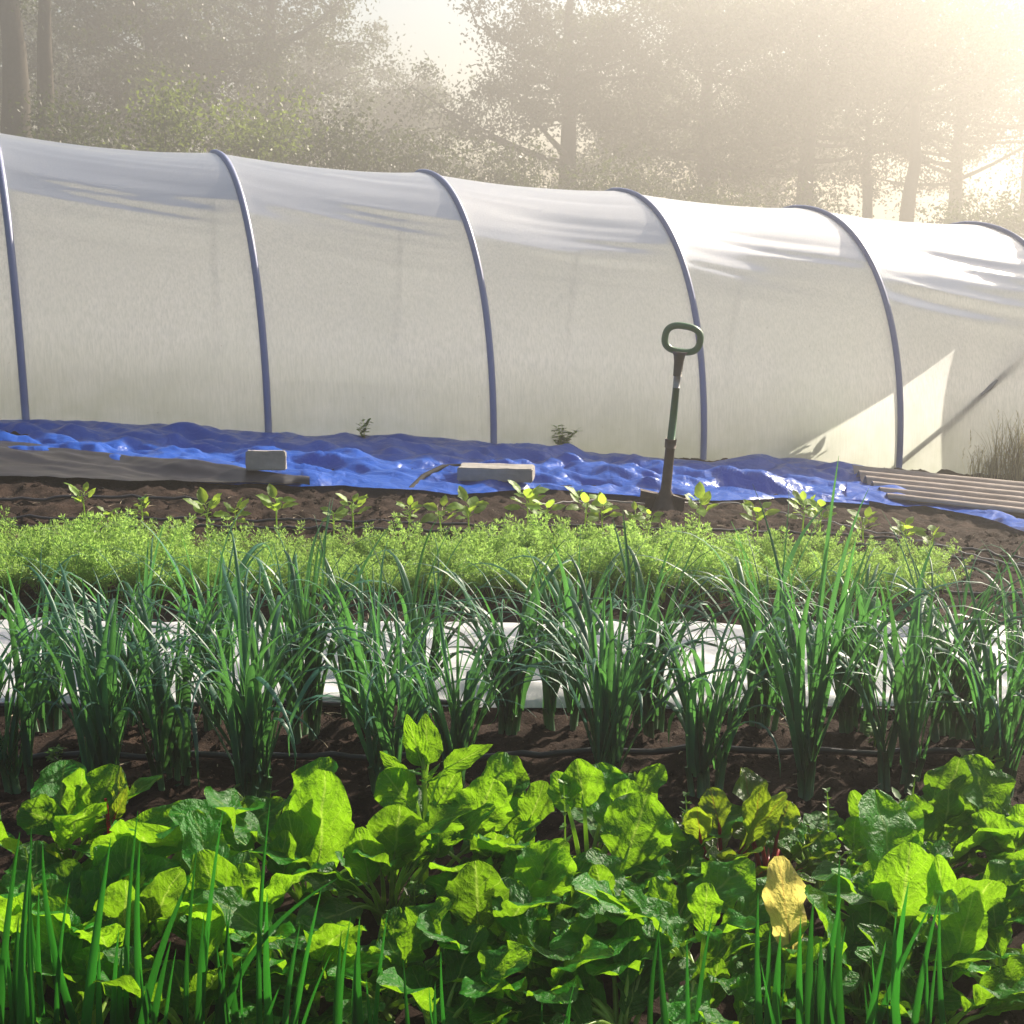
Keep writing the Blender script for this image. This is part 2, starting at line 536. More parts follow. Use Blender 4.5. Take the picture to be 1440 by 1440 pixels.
def end_wall(k, door):
    mb = MB()
    qs = sorted(set(list(np.linspace(0.004, 2 * W2 - 0.004, 60)) + [0.90, 1.75, 2.75]))
    for a_, b_ in zip(qs[:-1], qs[1:]):
        m = (a_ + b_) / 2
        lo = -0.12
        if door and 0.90 < m < 2.75: lo = min(1.93 + 0.25 * (m - 0.9) - (0.08 if m > 1.75 else 0), top_at(m) - 0.06)
        if door and m < 0.90:
            c_ = 0.855
            za, zb = min(1.93, top_at(a_)), min(1.93, top_at(b_))
            ca, cb_ = (c_ + (1 - c_) * z / 1.93 for z in (za, zb))
            mb.add([tp(k, a_ * c_, lo), tp(k, b_ * c_, lo), tp(k, b_, zb), tp(k, a_, za)], [(0, 1, 2, 3)])
            if top_at(b_) > 1.931: mb.add([tp(k, a_, za), tp(k, b_, zb), tp(k, b_, top_at(b_)), tp(k, a_, top_at(a_))], [(0, 1, 2, 3)])
            continue
        mb.add([tp(k, a_, lo), tp(k, b_, lo), tp(k, b_, max(top_at(b_), lo)), tp(k, a_, max(top_at(a_), lo))], [(0, 1, 2, 3)])
    return mb.build("end_wall", M['cover'], TA, False)


end_wall(5, True)
end_wall(-2, False)
for q in (0.865, 2.785):
    mb = MB(); mb.tube([tp(5, q * (0.855 if q < 1 else 1), -0.1), tp(5, q, top_at(q) - 0.05)], 0.03, 6); mb.build("door_post", M['timber'], TA)
mb = MB(); mb.tube([tp(5, 0.90, 1.96), tp(5, 1.9, 2.16)], 0.025, 6); mb.build("lintel", M['timber'], TA)
mb = MB(); mb.tube([tp(4, 0.05, 0.03), tp(4.5, 0.10, .77), tp(5, 0.44, 1.5)], 0.024, 8); mb.build("brace", M['steel'], TA)
mb = MB(); mb.tube([tp(-2, W2, HT - 0.09), tp(5, W2, HT - 0.09)], 0.02, 8); mb.build("ridge_pole", M['steel'], TA)

# ------------------------------------------------------------------ sheets on the ground
def px_sheet(name, mat, xs, yb, yf, nv_, lift, bump, parent=None, crumple=0.03, seed=0, sx=2.2, sy=5.0):
    bx, by = zip(*yb); fx, fy = zip(*yf)
    mb = MB(); rows = []
    for i, px in enumerate(xs):
        wob = 3.0 * vnoise(px / 22.0 + seed, 3.3) + 4.0 * vnoise(px / 60.0 + seed, 9.3)
        A = gp(px, float(np.interp(px, fx, fy)) + wob); Bk = gp(px, float(np.interp(px, bx, by)))
        s = np.linspace(0, 1, nv_)
        P = A[None] * (1 - s[:, None]) + Bk[None] * s[:, None]
        z = gz(P[:, 0], P[:, 1])
        e = np.sin(np.pi * np.clip(s, 0, 1)) ** 0.5
        n1 = fbm(P[:, 0] * sx + seed, P[:, 1] * sy + P[:, 0] * 1.2 + seed, 3) + 0.35
        wx = P[:, 0] + 0.25 * fbm(P[:, 0] * 1.7 + seed, P[:, 1] * 1.7, 2); wy = P[:, 1] + 0.25 * fbm(P[:, 0] * 1.7 + 50, P[:, 1] * 1.7 + seed, 2)
        rg = 0
        for q_, (an, fq, am) in enumerate(((1.35, 1.3, 1.0), (1.9, 2.1, .7), (0.6, 1.7, .5), (2.5, 3.1, .35), (1.2, 4.3, .28), (0.2, 4.9, .2), (1.0, 7.7, .13), (2.1, 8.9, .11))):
            ph = (wx * math.cos(an) + wy * math.sin(an)) * fq + seed * .37 * (q_ + 1)
            msk = 0.35 + 0.9 * np.clip(vnoise(P[:, 0] * 1.1 + q_ * 9, P[:, 1] * 1.6 + seed) + .5, 0, 1)
            rg = rg + am * msk * (1 - 4 * np.abs(ph - np.floor(ph) - .5))
        P[:, 2] = z + lift + e * (bump * np.maximum(n1, -0.1) + crumple * rg)
        rows.append(P)
    mb.grid(np.array(rows))
    return mb.build(name, mat, parent)


tarp = px_sheet("tarpaulin", M['tarp'], np.linspace(-160, 1222, 330),
                [(-160, 590), (0, 596), (200, 604), (380, 612), (520, 612), (650, 628), (760, 632), (850, 645), (1000, 656), (1080, 646), (1150, 655), (1222, 664)],
                [(-160, 640), (0, 648), (200, 672), (300, 688), (440, 690), (560, 695), (640, 702), (760, 694), (900, 704), (1000, 712), (1100, 708), (1222, 716)],
                72, 0.035, 0.10, None, 0.040, 3)
tag(tarp, "crumpled bright blue tarpaulin lying along the foot of the white tunnel", "tarpaulin")
mb_tail = px_sheet("tarpaulin_strip", M['tarp'], np.linspace(1190, 1470, 80),
                   [(1190, 686), (1240, 694), (1320, 706), (1470, 752)], [(1190, 712), (1300, 720), (1380, 737), (1470, 764)],
                   12, 0.045, 0.05, None, 0.03, 8)
tag(mb_tail, "narrow trailing strip of blue tarpaulin in front of the corrugated sheets", "tarpaulin")
fab = px_sheet("ground_fabric", M['fabric'], np.linspace(-160, 436, 140),
               [(-160, 612), (0, 628), (100, 641), (200, 657), (300, 667), (345, 668), (436, 684)],
               [(-160, 676), (0, 680), (150, 684), (300, 688), (436, 693)], 40, 0.05, 0.06, None, 0.012, 14, 0.5, 4.0)
tag(fab, "dark grey woven ground cover fabric, folded, beside the blue tarpaulin", "ground cover")

# white row cover
mb = MB(); rows = []
for i, s in enumerate(np.linspace(0, 1, 260)):
    X = -3.6 + s * (2.16 + 3.6)
    r = []
    for t in np.linspace(0, 1, 44):
        Y = 4.80 + t * 1.0 + 0.03 * vnoise(X * 3, 1.0) * (1 - t)
        endf = 1 - smooth(0.955, 1.0, s)
        dome = (math.sin(math.pi * t) ** 0.45) * 0.06 * float(endf)
        w = 0.045 * float(vnoise(X * 0.5, Y * 13 + X * 0.3)) + 0.030 * float(vnoise(X * 1.6, Y * 19 + 9)) + 0.022 * float(fbm(X * 5, Y * 9, 2)) + 0.02 * (1 - 4 * abs((Y * 5 + X * 1.1) % 1 - .5))
        r.append((X, Y, float(gz(X, Y)) + 0.02 + dome + w * math.sin(math.pi * t) ** 0.3))
    rows.append(r)
mb.grid(np.array(rows))
tag(mb.build("row_cover", M['white'], None), "wrinkled white row cover sheet laid along the bed behind the leeks", "row cover")

# corrugated sheet
def corrugated():
    c = [gp(1198, 660, 0.10), gp(1480, 688, 0.10), gp(1480, 728, 0.06), gp(1249, 702, 0.06)]
    mb = MB(); rows = []
    n = 76
    for i in range(n):
        t = i / (n - 1)
        a = c[0] * (1 - t) + c[3] * t; b_ = c[1] * (1 - t) + c[2] * t
        r = []
        for s in np.linspace(0, 1, 24):
            p = a * (1 - s) + b_ * s
            p = p + np.array([0, 0, 0.040 * math.sin(t * 2 * math.pi * 5.25 + 1.2) + 0.004 * vnoise(s * 9, t * 4)])
            r.append(p)
        rows.append(r)
    top = np.array(rows)
    mb.grid(top[:, ::-1]); mb.grid(top - np.array([0, 0, 0.008]))
    for e in (0, -1):
        ed = np.stack([top[:, e], top[:, e] - np.array([0, 0, 0.008])], 1); mb.grid(ed)
    return mb.build("corrugated_sheet", M['rust'])


tag(corrugated(), "weathered brown corrugated roofing sheet lying flat beside the blue tarpaulin", "roofing sheet")


def block(p, sx, sy, sz, rz, label, tilt=0.0):
    import bmesh
    bm = bmesh.new()
    bmesh.ops.create_cube(bm, size=1.0)
    for v in bm.verts: v.co = Vector((v.co.x * sx, v.co.y * sy, v.co.z * sz + sz / 2))
    bmesh.ops.bevel(bm, geom=bm.edges[:], offset=0.008, segments=2, affect='EDGES')
    bmesh.ops.subdivide_edges(bm, edges=bm.edges[:], cuts=5, use_grid_fill=True)
    for v in bm.verts:
        n_ = 0.012 * fbm(v.co.x * 22 + v.co.z * 9 + sx * 40, v.co.y * 22 + v.co.z * 17, 3)
        v.co += v.co.normalized() * float(n_)
    me = bpy.data.meshes.new("concrete_block"); bm.to_mesh(me); bm.free()
    me.materials.append(M['concrete'])
    o = bpy.data.objects.new("concrete_block", me); col.objects.link(o)
    o.location = p; o.rotation_euler = (tilt, 0, rz)
    return tag(o, label, "concrete block")


p = gp(374, 684); block((p[0], p[1] + .05, gz(p[0], p[1]) + 0.10), 0.26, 0.10, 0.13, 0.02, "small concrete block standing where the grey fabric meets the tarpaulin", -0.15)
p = gp(698, 692); block((p[0], p[1] + .08, gz(p[0], p[1]) + 0.075), 0.52, 0.20, 0.095, -0.13, "long flat concrete slab block weighing down the blue tarpaulin")

# ------------------------------------------------------------------ spade
def spade():
    base = gp(934, 716)
    D = np.linalg.norm(base - np.array([0, 0, EYE]))
    s = D / FPX * 1.0               # metres per photo pixel there
    root = empty("spade", tuple(base), "garden spade stuck upright in the soil in front of the tunnel", "spade")
    root.rotation_euler = (0.04, R(4.0), 0)
    def T(mb, n, m): return mb.build(n, M[m], root)
    # blade
    mb = MB(); rows = []
    for t in np.linspace(0, 1, 10):
        r = []
        for u in np.linspace(-1, 1, 13):
            w = 28 * s * (1 - 0.10 * t)
            z = 22 * s - t * 62 * s
            r.append((u * w, 0.03 * (1 - u * u) - 0.012 + 0.02 * math.sin(t * 2), z + (-0.02 * (1 - u * u) * t)))
        rows.append(r)
    P = np.array(rows); mb.grid(P); mb.grid(P[:, ::-1] + np.array([0, 0.006, 0]))
    blade = T(mb, "blade", "blade_steel")
    for sx in (-1, 1):
        mb = MB()
        x0, x1 = sx * 10 * s, sx * (36 if sx < 0 else 33) * s
        z = 22 * s
        mb.grid(np.array([[(x0, -0.035, z), (x0, 0.03, z)], [(x1, -0.035, z + 6 * s * (0.7 if sx < 0 else -0.8)), (x1, 0.03, z + 6 * s * (0.7 if sx < 0 else -0.8))]]))
        mb.grid(np.array([[(x0, -0.035, z - .012), (x0, -0.035, z)], [(x1, -0.035, z - 8 * s), (x1, -0.035, z + 6 * s * (0.7 if sx < 0 else -0.8))]]))
        mb.build("tread", M['blade_steel'], blade, False)
    mb = MB(); mb.tube([(0, 0.012, -10 * s), (0, 0.014, 14 * s), (0, 0.012, 28 * s), (0, 0.01, 70 * s), (0, 0.01, 96 * s)], [20 * s, 13 * s, 7.5 * s, 6.8 * s, 6.6 * s], 12)
    mb.tube([(0, 0.01, 88 * s), (0, 0.01, 100 * s)], 8 * s, 12)
    T(mb, "socket", "blade_steel")
    mb = MB(); mb.tube([(0, 0.01, 96 * s), (0, 0.01, 175 * s)], [5.6 * s, 4.8 * s], 12); T(mb, "shaft", "green_plastic")
    mb = MB(); mb.tube([(0, 0.01, 172 * s), (0, 0.01, 190 * s)], 4.9 * s, 12); T(mb, "shaft_band", "silver")
    mb = MB(); mb.tube([(0, 0.01, 188 * s), (0, 0.01, 208 * s), (0, 0.01, 216 * s), (0, 0.01, 222 * s)], [6 * s, 6.6 * s, 8 * s, 12 * s], 12); T(mb, "collar", "dark_plastic")
    mb = MB()
    pts = []
    for a in np.linspace(0, 2 * math.pi, 48, endpoint=False):
        c, s_ = math.cos(a), math.sin(a)
        pts.append((24 * s * math.copysign(abs(c) ** 0.75, c), 0.01, 239 * s + 17.5 * s * math.copysign(abs(s_) ** 0.75, s_)))
    pts = np.array(pts)
    ang = -R(5)
    cx, cz = 0, 239 * s
    x = pts[:, 0] * math.cos(ang) - (pts[:, 2] - cz) * math.sin(ang); z = pts[:, 0] * math.sin(ang) + (pts[:, 2] - cz) * math.cos(ang) + cz
    pts[:, 0] = x + 2 * s; pts[:, 2] = z
    n = len(pts); rows = []
    for i in range(n):
        t = pts[(i + 1) % n] - pts[i - 1]; t /= np.linalg.norm(t)
        side = np.cross(t, (0, 1, 0))
        rr = 5.2 * s
        rows.append([pts[i] + rr * (math.cos(q) * side * 0.9 + math.sin(q) * np.array([0, 1.1, 0])) for q in np.linspace(0, 2 * math.pi, 10, endpoint=False)])
    rows.append(rows[0])
    mb.grid(np.array(rows), close=True)
    T(mb, "grip", "green_plastic")


spade()

# ------------------------------------------------------------------ hoses and strings
def line(name, pix, r, mat, label, cat, dz=0.012, wob=0.006, seed=0, grp=None):
    ctrl = np.array([gp(x, y) for x, y in pix])
    d = np.concatenate([[0], np.cumsum(np.linalg.norm(np.diff(ctrl, axis=0), axis=1))])
    q = np.linspace(0, d[-1], max(12, int(d[-1] / 0.06)))
    P = np.stack([np.interp(q, d, ctrl[:, i]) for i in range(3)], -1)
    P[:, 1] += 0.05 * np.array([vnoise(x * 0.9 + seed, seed * 1.7) for x in q]) * (6 if wob > 0.01 else 1)
    P[:, 2] = gzd(P[:, 0], P[:, 1]) * 0.5 + gz(P[:, 0], P[:, 1]) * 0.5 + r + dz
    mb = MB(); mb.tube(P, r, 7)
    return tag(mb.build(name, M[mat]), label, cat, grp)


line("drip_hose", [(-200, 1074), (300, 1072), (720, 1073), (900, 1068), (1250, 1066), (1640, 1074)], 0.011, 'hose', "black drip hose on the soil between the front and back leeks", "hose", 0.012, 0.004, 1)
line("drip_hose", [(-200, 1004), (700, 1000), (1300, 1004), (1600, 1008)], 0.011, 'hose', "black drip hose along the front edge of the white row cover", "hose", 0.012, 0.004, 2)
line("drip_hose", [(-100, 712), (60, 707), (180, 704), (306, 709)], 0.010, 'hose', "short black drip hose ending on bare soil in front of the grey fabric", "hose", 0.012, 0.002, 3)
line("drip_hose", [(-100, 733), (300, 735), (720, 746), (1100, 750), (1300, 768), (1500, 800)], 0.009, 'hose', "thin drip line on the soil among the bean seedlings", "hose", 0.012, 0.002, 4)
line("drip_hose", [(-100, 745), (400, 748), (900, 762), (1250, 772), (1500, 812)], 0.009, 'hose', "black drip line along the back of the carrot row", "hose", 0.012, 0.002, 5)
line("drip_hose", [(800, 838), (1050, 832), (1300, 836), (1500, 850)], 0.010, 'hose', "black drip line on the soil between carrots and white sheet", "hose", 0.012, 0.002, 9)
line("garden_string", [(960, 712), (1040, 714), (1130, 732), (1250, 757), (1360, 785), (1500, 812)], 0.005, 'string', "pale string curving over the soil to the right of the spade", "string", 0.02, 0.002, 6)
line("garden_string", [(760, 714), (850, 709), (915, 712)], 0.005, 'string', "short pale string on the soil just before the spade blade", "string", 0.02, 0.002, 7)
pp = [gp(x, y) for x, y in ((575, 694), (596, 683), (622, 676), (660, 674))]
mb = MB(); mb.tube([p + np.array([0, 0, z]) for p, z in zip(pp, (0.02, 0.07, 0.10, 0.10))], 0.018, 8)
tag(mb.build("black_pipe", M['pipe']), "bent black pipe poking out from under the flat concrete slab", "pipe")

# ------------------------------------------------------------------ leaf builders
def strap(mb, base, az, tilt, length, width, bend, power=1.6, n=12, fold=0.25, twist=0.0, tone=0.5, kink=None):
    """a long narrow leaf with a keel, arching away from the vertical; kink = (t, extra angle)"""
    t = np.linspace(0, 1, n + 1)
    ang = tilt + bend * t ** power
    if kink: ang = ang + kink[1] * smooth(kink[0] - 0.06, kink[0] + 0.06, t)
    azs = az + twist * t
    d = np.stack([np.sin(ang) * np.cos(azs), np.sin(ang) * np.sin(azs), np.cos(ang)], -1)
    P = np.array(base) + np.concatenate([[np.zeros(3)], np.cumsum((d[:-1] + d[1:]) * 0.5 * length / n, axis=0)])
    side = np.stack([-np.sin(azs), np.cos(azs), np.zeros_like(azs)], -1)
    nrm = np.cross(side, d)
    w = width * 0.5 * np.clip(0.75 + 0.6 * t, 0, 1) * np.clip((1 - t) / 0.55, 0.0, 1) ** 0.75
    w = np.maximum(w, 0.0006)
    G = np.stack([P - side * w[:, None] + nrm * (w * fold)[:, None], P - nrm * (w * fold)[:, None] * 0.6, P + side * w[:, None] + nrm * (w * fold)[:, None]], 1)
    mb.grid(G, np.stack([np.broadcast_to([0, .5, 1], (n + 1, 3)), np.broadcast_to(t[:, None], (n + 1, 3))], -1), tone)


def blade(mb, P1, P2, width, nrm, curl=0.0, cup=0.15, wave=0.12, tone=0.5, shape='chard', nu=9, nv_=13, seed=0.0, sag=0.0):
    """broad leaf from P1 (where the stalk meets it) to its tip P2, facing nrm; returns the midrib points"""
    P1 = np.array(P1, float); P2 = np.array(P2, float)
    ax = P2 - P1; L = np.linalg.norm(ax); ax /= L
    n = np.array(nrm, float); n -= ax * n.dot(ax); n /= np.linalg.norm(n) + 1e-9
    sd_ = np.cross(ax, n)
    rows, uvs, mid = [], [], []
    for j in range(nv_):
        t = j / (nv_ - 1)
        if shape == 'chard': w = width * 0.47 * (math.sin(math.pi * (t * 0.97 + 0.015) ** 0.92) ** 0.5) * (0.66 + 0.42 * float(smooth(0, 0.65, t)))
        elif shape == 'point': w = width * 0.5 * (math.sin(math.pi * (t ** 0.62)) ** 0.85) + 0.0008
        else: w = width * 0.5 * math.sin(math.pi * min(1, t * 0.97 + 0.03) ** 0.8) ** 0.8 + 0.0005
        w *= 1 + 0.10 * vnoise(t * 5 + seed, seed * 1.3)
        c = P1 + ax * L * t + n * (sag * L * 4 * t * (1 - t) - curl * L * t * t)
        mid.append(c)
        r, q = [], []
        for i in range(nu):
            u = -1 + 2 * i / (nu - 1)
            e = abs(u)
            zz = cup * w * (e ** 1.6) + wave * w * e ** 2.0 * math.sin(t * 17 + seed * 5 + (1.7 if u > 0 else 0)) + 0.30 * w * vnoise(u * 2.4 + seed, t * 6 + seed * 2) + 0.20 * w * vnoise(u * 5.1 + seed, t * 13 + seed * 2)
            ww = w * (1 + (0.22 * vnoise(t * 6 + seed + (5 if u > 0 else 0), 2.2) + 0.16 * vnoise(t * 17 + seed + (5 if u > 0 else 0), 7.2)) * e ** 2)
            r.append(c + sd_ * u * ww + n * zz)
            q.append(((u + 1) / 2, t))
        rows.append(r); uvs.append(q)
    mb.grid(np.array(rows), np.array(uvs), tone)
    return np.array(mid)


def bez(a, b_, c, n=8):
    t = np.linspace(0, 1, n)[:, None]
    return (1 - t) ** 2 * np.array(a) + 2 * t * (1 - t) * np.array(b_) + t * t * np.array(c)


# ------------------------------------------------------------------ leeks
def leek(name, px, Y, n_stem, h, label, seed):
    rs = random.Random(seed)
    X = at(px, 720, Y)[0]
    # px is the base column in the photo: use the ray through the ground there
    d = ray(px, 1050); X = d[0] / d[1] * Y
    root = empty(name, (X, Y, float(gz(X, Y))), label, "leek", "leek clumps in two rows")
    st, fo = MB(), MB()
    for i in range(n_stem):
        a = rs.uniform(0, 2 * math.pi); r = 0.050 * math.sqrt(rs.random())
        bx, by = r * math.cos(a) * 1.2, r * math.sin(a) * 0.8
        lean_az = a + rs.uniform(-.5, .5); lean = rs.uniform(0.0, 0.16) + r * 3.5
        sh = rs.uniform(0.06, 0.13) * h / 0.7
        top = np.array([bx + math.cos(lean_az) * math.sin(lean) * sh, by + math.sin(lean_az) * math.sin(lean) * sh, sh * math.cos(lean)])
        st.tube([(bx, by, -0.03), ((bx + top[0]) / 2, (by + top[1]) / 2, sh * .5), tuple(top)], [0.011, 0.010, 0.008], 7, rs.random())
        pl = rs.uniform(0, math.pi)
        nl = rs.randint(3, 5)
        for j in range(nl):
            f = j / nl
            az = pl + (math.pi if j % 2 else 0) + rs.uniform(-.35, .35)
            base = np.array([bx, by, 0]) * (1 - 0.9) + top * (0.55 + 0.45 * f) + np.array([bx, by, 0]) * 0
            tilt = rs.uniform(0.02, 0.26) + 0.34 * (1 - f) * rs.random()
            L = h * rs.uniform(0.60, 1.12)
            bend = rs.choice([rs.uniform(0.2, 0.7), rs.uniform(0.9, 1.8), rs.uniform(1.6, 2.6), rs.uniform(2.0, 2.9)])
            kink = (rs.uniform(0.45, 0.75), rs.uniform(0.5, 1.5)) if rs.random() < 0.22 else None
            strap(fo, base, az, tilt, L, rs.uniform(0.013, 0.032), bend, rs.uniform(2.0, 4.0), 14, rs.uniform(0.2, 0.5), rs.uniform(-1.0, 1.0), rs.random(), kink)
        for q in range(2):       # long thin floppy leaves
            strap(fo, top * .9, rs.uniform(0, 6.28), rs.uniform(.05, .3), h * rs.uniform(.8, 1.2), rs.uniform(.007, .012), rs.uniform(1.2, 2.8), rs.uniform(1.5, 3.0), 14, .3, rs.uniform(-.8, .8), rs.random())
        if rs.random() < .5:     # thin young leaf
            strap(fo, top * .8, rs.uniform(0, 6.28), rs.uniform(.02, .2), h * rs.uniform(.7, 1.0), 0.010, rs.uniform(.1, .9), 2, 10, .3, 0, rs.random())
    if h > 0.82 or (h > .74 and n_stem < 7):
        strap(fo, (0, 0, .2), rs.uniform(0, 6.28), .04, h * 1.02, 0.026, rs.uniform(0.05, 0.3), 2, 14, .4, .3, .6)
    st.build("stem", M['leekstem'], root)
    fo.build("foliage", M['leek'], root)
    return root


FRONT = [(-40, 4.10, 6, .72, "leek clump cut off by the left edge of the photo, front row"),
         (30, 4.12, 6, .70, "front row leek clump at far left with a blue green leaf drooping low"),
         (135, 4.05, 8, .76, "tall dense leek clump behind the left chard leaves, front row"),
         (240, 4.14, 6, .70, "front row leek clump right of the red budded chard shoot"),
         (345, 4.02, 11, .80, "widest dense dark leek clump in the front row, behind the tall upright chard leaf"),
         (540, 4.08, 8, .74, "front row leek clump just left behind the bolting chard"),
         (645, 4.10, 8, .66, "front row leek clump with broad blue leaf bent down, right of the bolting chard"),
         (858, 4.10, 11, .72, "front row leek clump standing between concrete slab and spade, behind the flowering weed"),
         (996, 4.12, 9, .70, "neat narrow based leek clump in front row, under the spade"),
         (1135, 4.12, 7, .86, "tallest front row leek with a hooped leaf above the carrots"),
         (1262, 4.15, 7, .74, "front row leek clump behind the tall spike of the right chard"),
         (1405, 4.12, 9, .70, "front row leek clump with a lettuce weed at its foot, near right edge"),
         (1520, 4.10, 7, .70, "front row leek clump leaning in past the right edge")]
BACK = [(70, 4.62, 6, .68, "back row leek clump at far left against the white sheet"),
        (195, 4.60, 7, .70, "back row leek clump left of centre, tangled with thin curled leaves"),
        (300, 4.64, 6, .72, "back row leek clump behind the widest dark front clump, on its left"),
        (425, 4.60, 8, .72, "back row leek clump left of the bolting chard, with leaves arching over bare soil"),
        (500, 4.66, 5, .66, "small back row leek clump below the middle of the white tunnel"),
        (590, 4.60, 6, .68, "back row leek clump right behind the bolting chard top"),
        (705, 4.62, 8, .70, "back row leek clump below the concrete slab"),
        (790, 4.66, 6, .72, "back row leek clump with one leaf standing tall into the carrots"),
        (912, 4.58, 7, .68, "back row leek clump right beneath the spade, olive green at its base"),
        (1070, 4.62, 7, .78, "back row leek clump with a long pointed leaf reaching the tarpaulin"),
        (1205, 4.62, 8, .70, "back row leek clump before the corrugated sheets, yellowish low leaves"),
        (1335, 4.60, 8, .68, "back row leek clump at right by the rounded end of the white sheet"),
        (1440, 4.62, 6, .68, "back row leek clump at the right edge past the end of the carrots")]
for i, (px, Y, n, h, lb) in enumerate(FRONT): leek("leek_plant", px, Y, max(4, int(n * .88)), h * .97, lb, 100 + i)
for i, (px, Y, n, h, lb) in enumerate(BACK): leek("leek_plant", px, Y, n, h * 0.97, lb, 200 + i)

# ------------------------------------------------------------------ carrots
def carrot_mesh(seed, h):
    rs = random.Random(seed)
    mb = MB()
    for k in range(11):
        az = rs.uniform(0, 2 * math.pi); tilt = rs.uniform(0.03, 0.7); L = h * rs.uniform(0.65, 1.2); bend = rs.uniform(.2, .9)
        n = 10
        t = np.linspace(0, 1, n + 1)
        ang = tilt + bend * t ** 1.8
        d = np.stack([np.sin(ang) * math.cos(az), np.sin(ang) * math.sin(az), np.cos(ang)], -1)
        P = np.concatenate([[np.zeros(3)], np.cumsum(d[:-1] * L / n, axis=0)])
        tn = rs.random()
        mb.tube(P, np.linspace(.0022, .0008, n + 1), 3, tn, 0, False)
        sdv = np.array([-math.sin(az), math.cos(az), 0])
        for j in range(4, n + 1):
            pin = 0.055 * (1.15 - abs(j / n - .55) * 1.5) * h / .25
            for sg in (-1, 1):
                dr = sdv * sg * 0.85 + d[min(j, n)] * 0.6 + np.array([0, 0, rs.uniform(-.1, .25)])
                dr /= np.linalg.norm(dr)
                nb = 6
                for q in range(nb):
                    c = P[j] + dr * pin * (q + .6) / nb
                    for s2 in (-1, 1):
                        e = dr * .6 + np.cross(dr, d[min(j, n)] + rs.uniform(-.4, .4)) * s2 + np.array([rs.uniform(-.4, .4), rs.uniform(-.4, .4), rs.uniform(-.2, .5)])
                        e /= np.linalg.norm(e)
                        l_ = rs.uniform(.010, .025) * (1.1 - .5 * q / nb)
                        wv = np.cross(e, np.array([rs.uniform(-1, 1), rs.uniform(-1, 1), rs.uniform(-1, 1)])); wv /= np.linalg.norm(wv) + 1e-6
                        mb.add([c, c + e * l_ * .5 + wv * .0024, c + e * l_, c + e * l_ * .5 - wv * .0024], [(0, 1, 2, 3)], None, tn * .6 + rs.random() * .4)
    return mb


protos = []
for s in range(6):
    o = carrot_mesh(50 + s, 0.25).build("carrot_plant", M['carrot'])
    protos.append(o)
used = [False] * 6
ci = 0
rs = random.Random(11)
for rY in (6.22, 6.46, 6.72):
    X = -2.62
    while X < 1.93 + (0.1 if rY > 6.4 else -0.05):
        i = rs.randrange(6)
        o = protos[i]
        if used[i]:
            o = protos[i].copy(); col.objects.link(o)
        used[i] = True
        Y = rY + rs.uniform(-.04, .04)
        o.location = (X, Y, float(gz(X, Y)) + 0.0)
        s = rs.uniform(.78, 1.05) + .85 * float(vnoise(X * 1.6, rY * 2))
        o.scale = (s, s, s * rs.uniform(.92, 1.12)); o.rotation_euler = (rs.uniform(-.1, .1), rs.uniform(-.1, .1), rs.uniform(0, 6.28))
        tag(o, "feathery light green carrot top in the dense row between white sheet and bare soil", "carrot plant", "carrots in the dense row")
        X += rs.uniform(.065, .105)

# ------------------------------------------------------------------ bean seedlings
def bean_mesh(name, seed, h, nl, ls):
    rs = random.Random(seed)
    root = empty(name, (0, 0, 0), "x", "seedling", "young bean plants on the bare soil")
    sm, fm = MB(), MB()
    sm.tube(bez((0, 0, -.02), (rs.uniform(-.01, .01), 0, h * .5), (rs.uniform(-.02, .02), rs.uniform(-.02, .02), h), 6), [.005, .0045, .004, .004, .003, .003], 6)
    az = rs.uniform(0, 6.28)
    for j in range(nl):
        a = az + j * 2.4 + rs.uniform(-.3, .3)
        z = h * (0.55 + .45 * j / max(1, nl - 1))
        el = rs.uniform(-.1, .8) + .4 * j / nl
        dv = np.array([math.cos(a) * math.cos(el), math.sin(a) * math.cos(el), math.sin(el)])
        p0 = np.array([0, 0, z]); p1 = p0 + np.array([math.cos(a), math.sin(a), .5]) * ls * .4
        sm.tube([p0, (p0 + p1) / 2 + np.array([0, 0, .004]), p1], [.002, .0018, .0016], 4)
        L = ls * rs.uniform(.7, 1.2)
        blade(fm, p1, p1 + dv * L, L * .60, (-dv[2] * math.cos(a) + rs.uniform(-.3, .3), -dv[2] * math.sin(a) - .6, 1), rs.uniform(0, .35), rs.uniform(-.1, .3), .1, rs.random(), 'bean', 5, 7, rs.random() * 9)
    sm.build("stem", M['stalk'], root); fm.build("foliage", M['bean'], root)
    return root


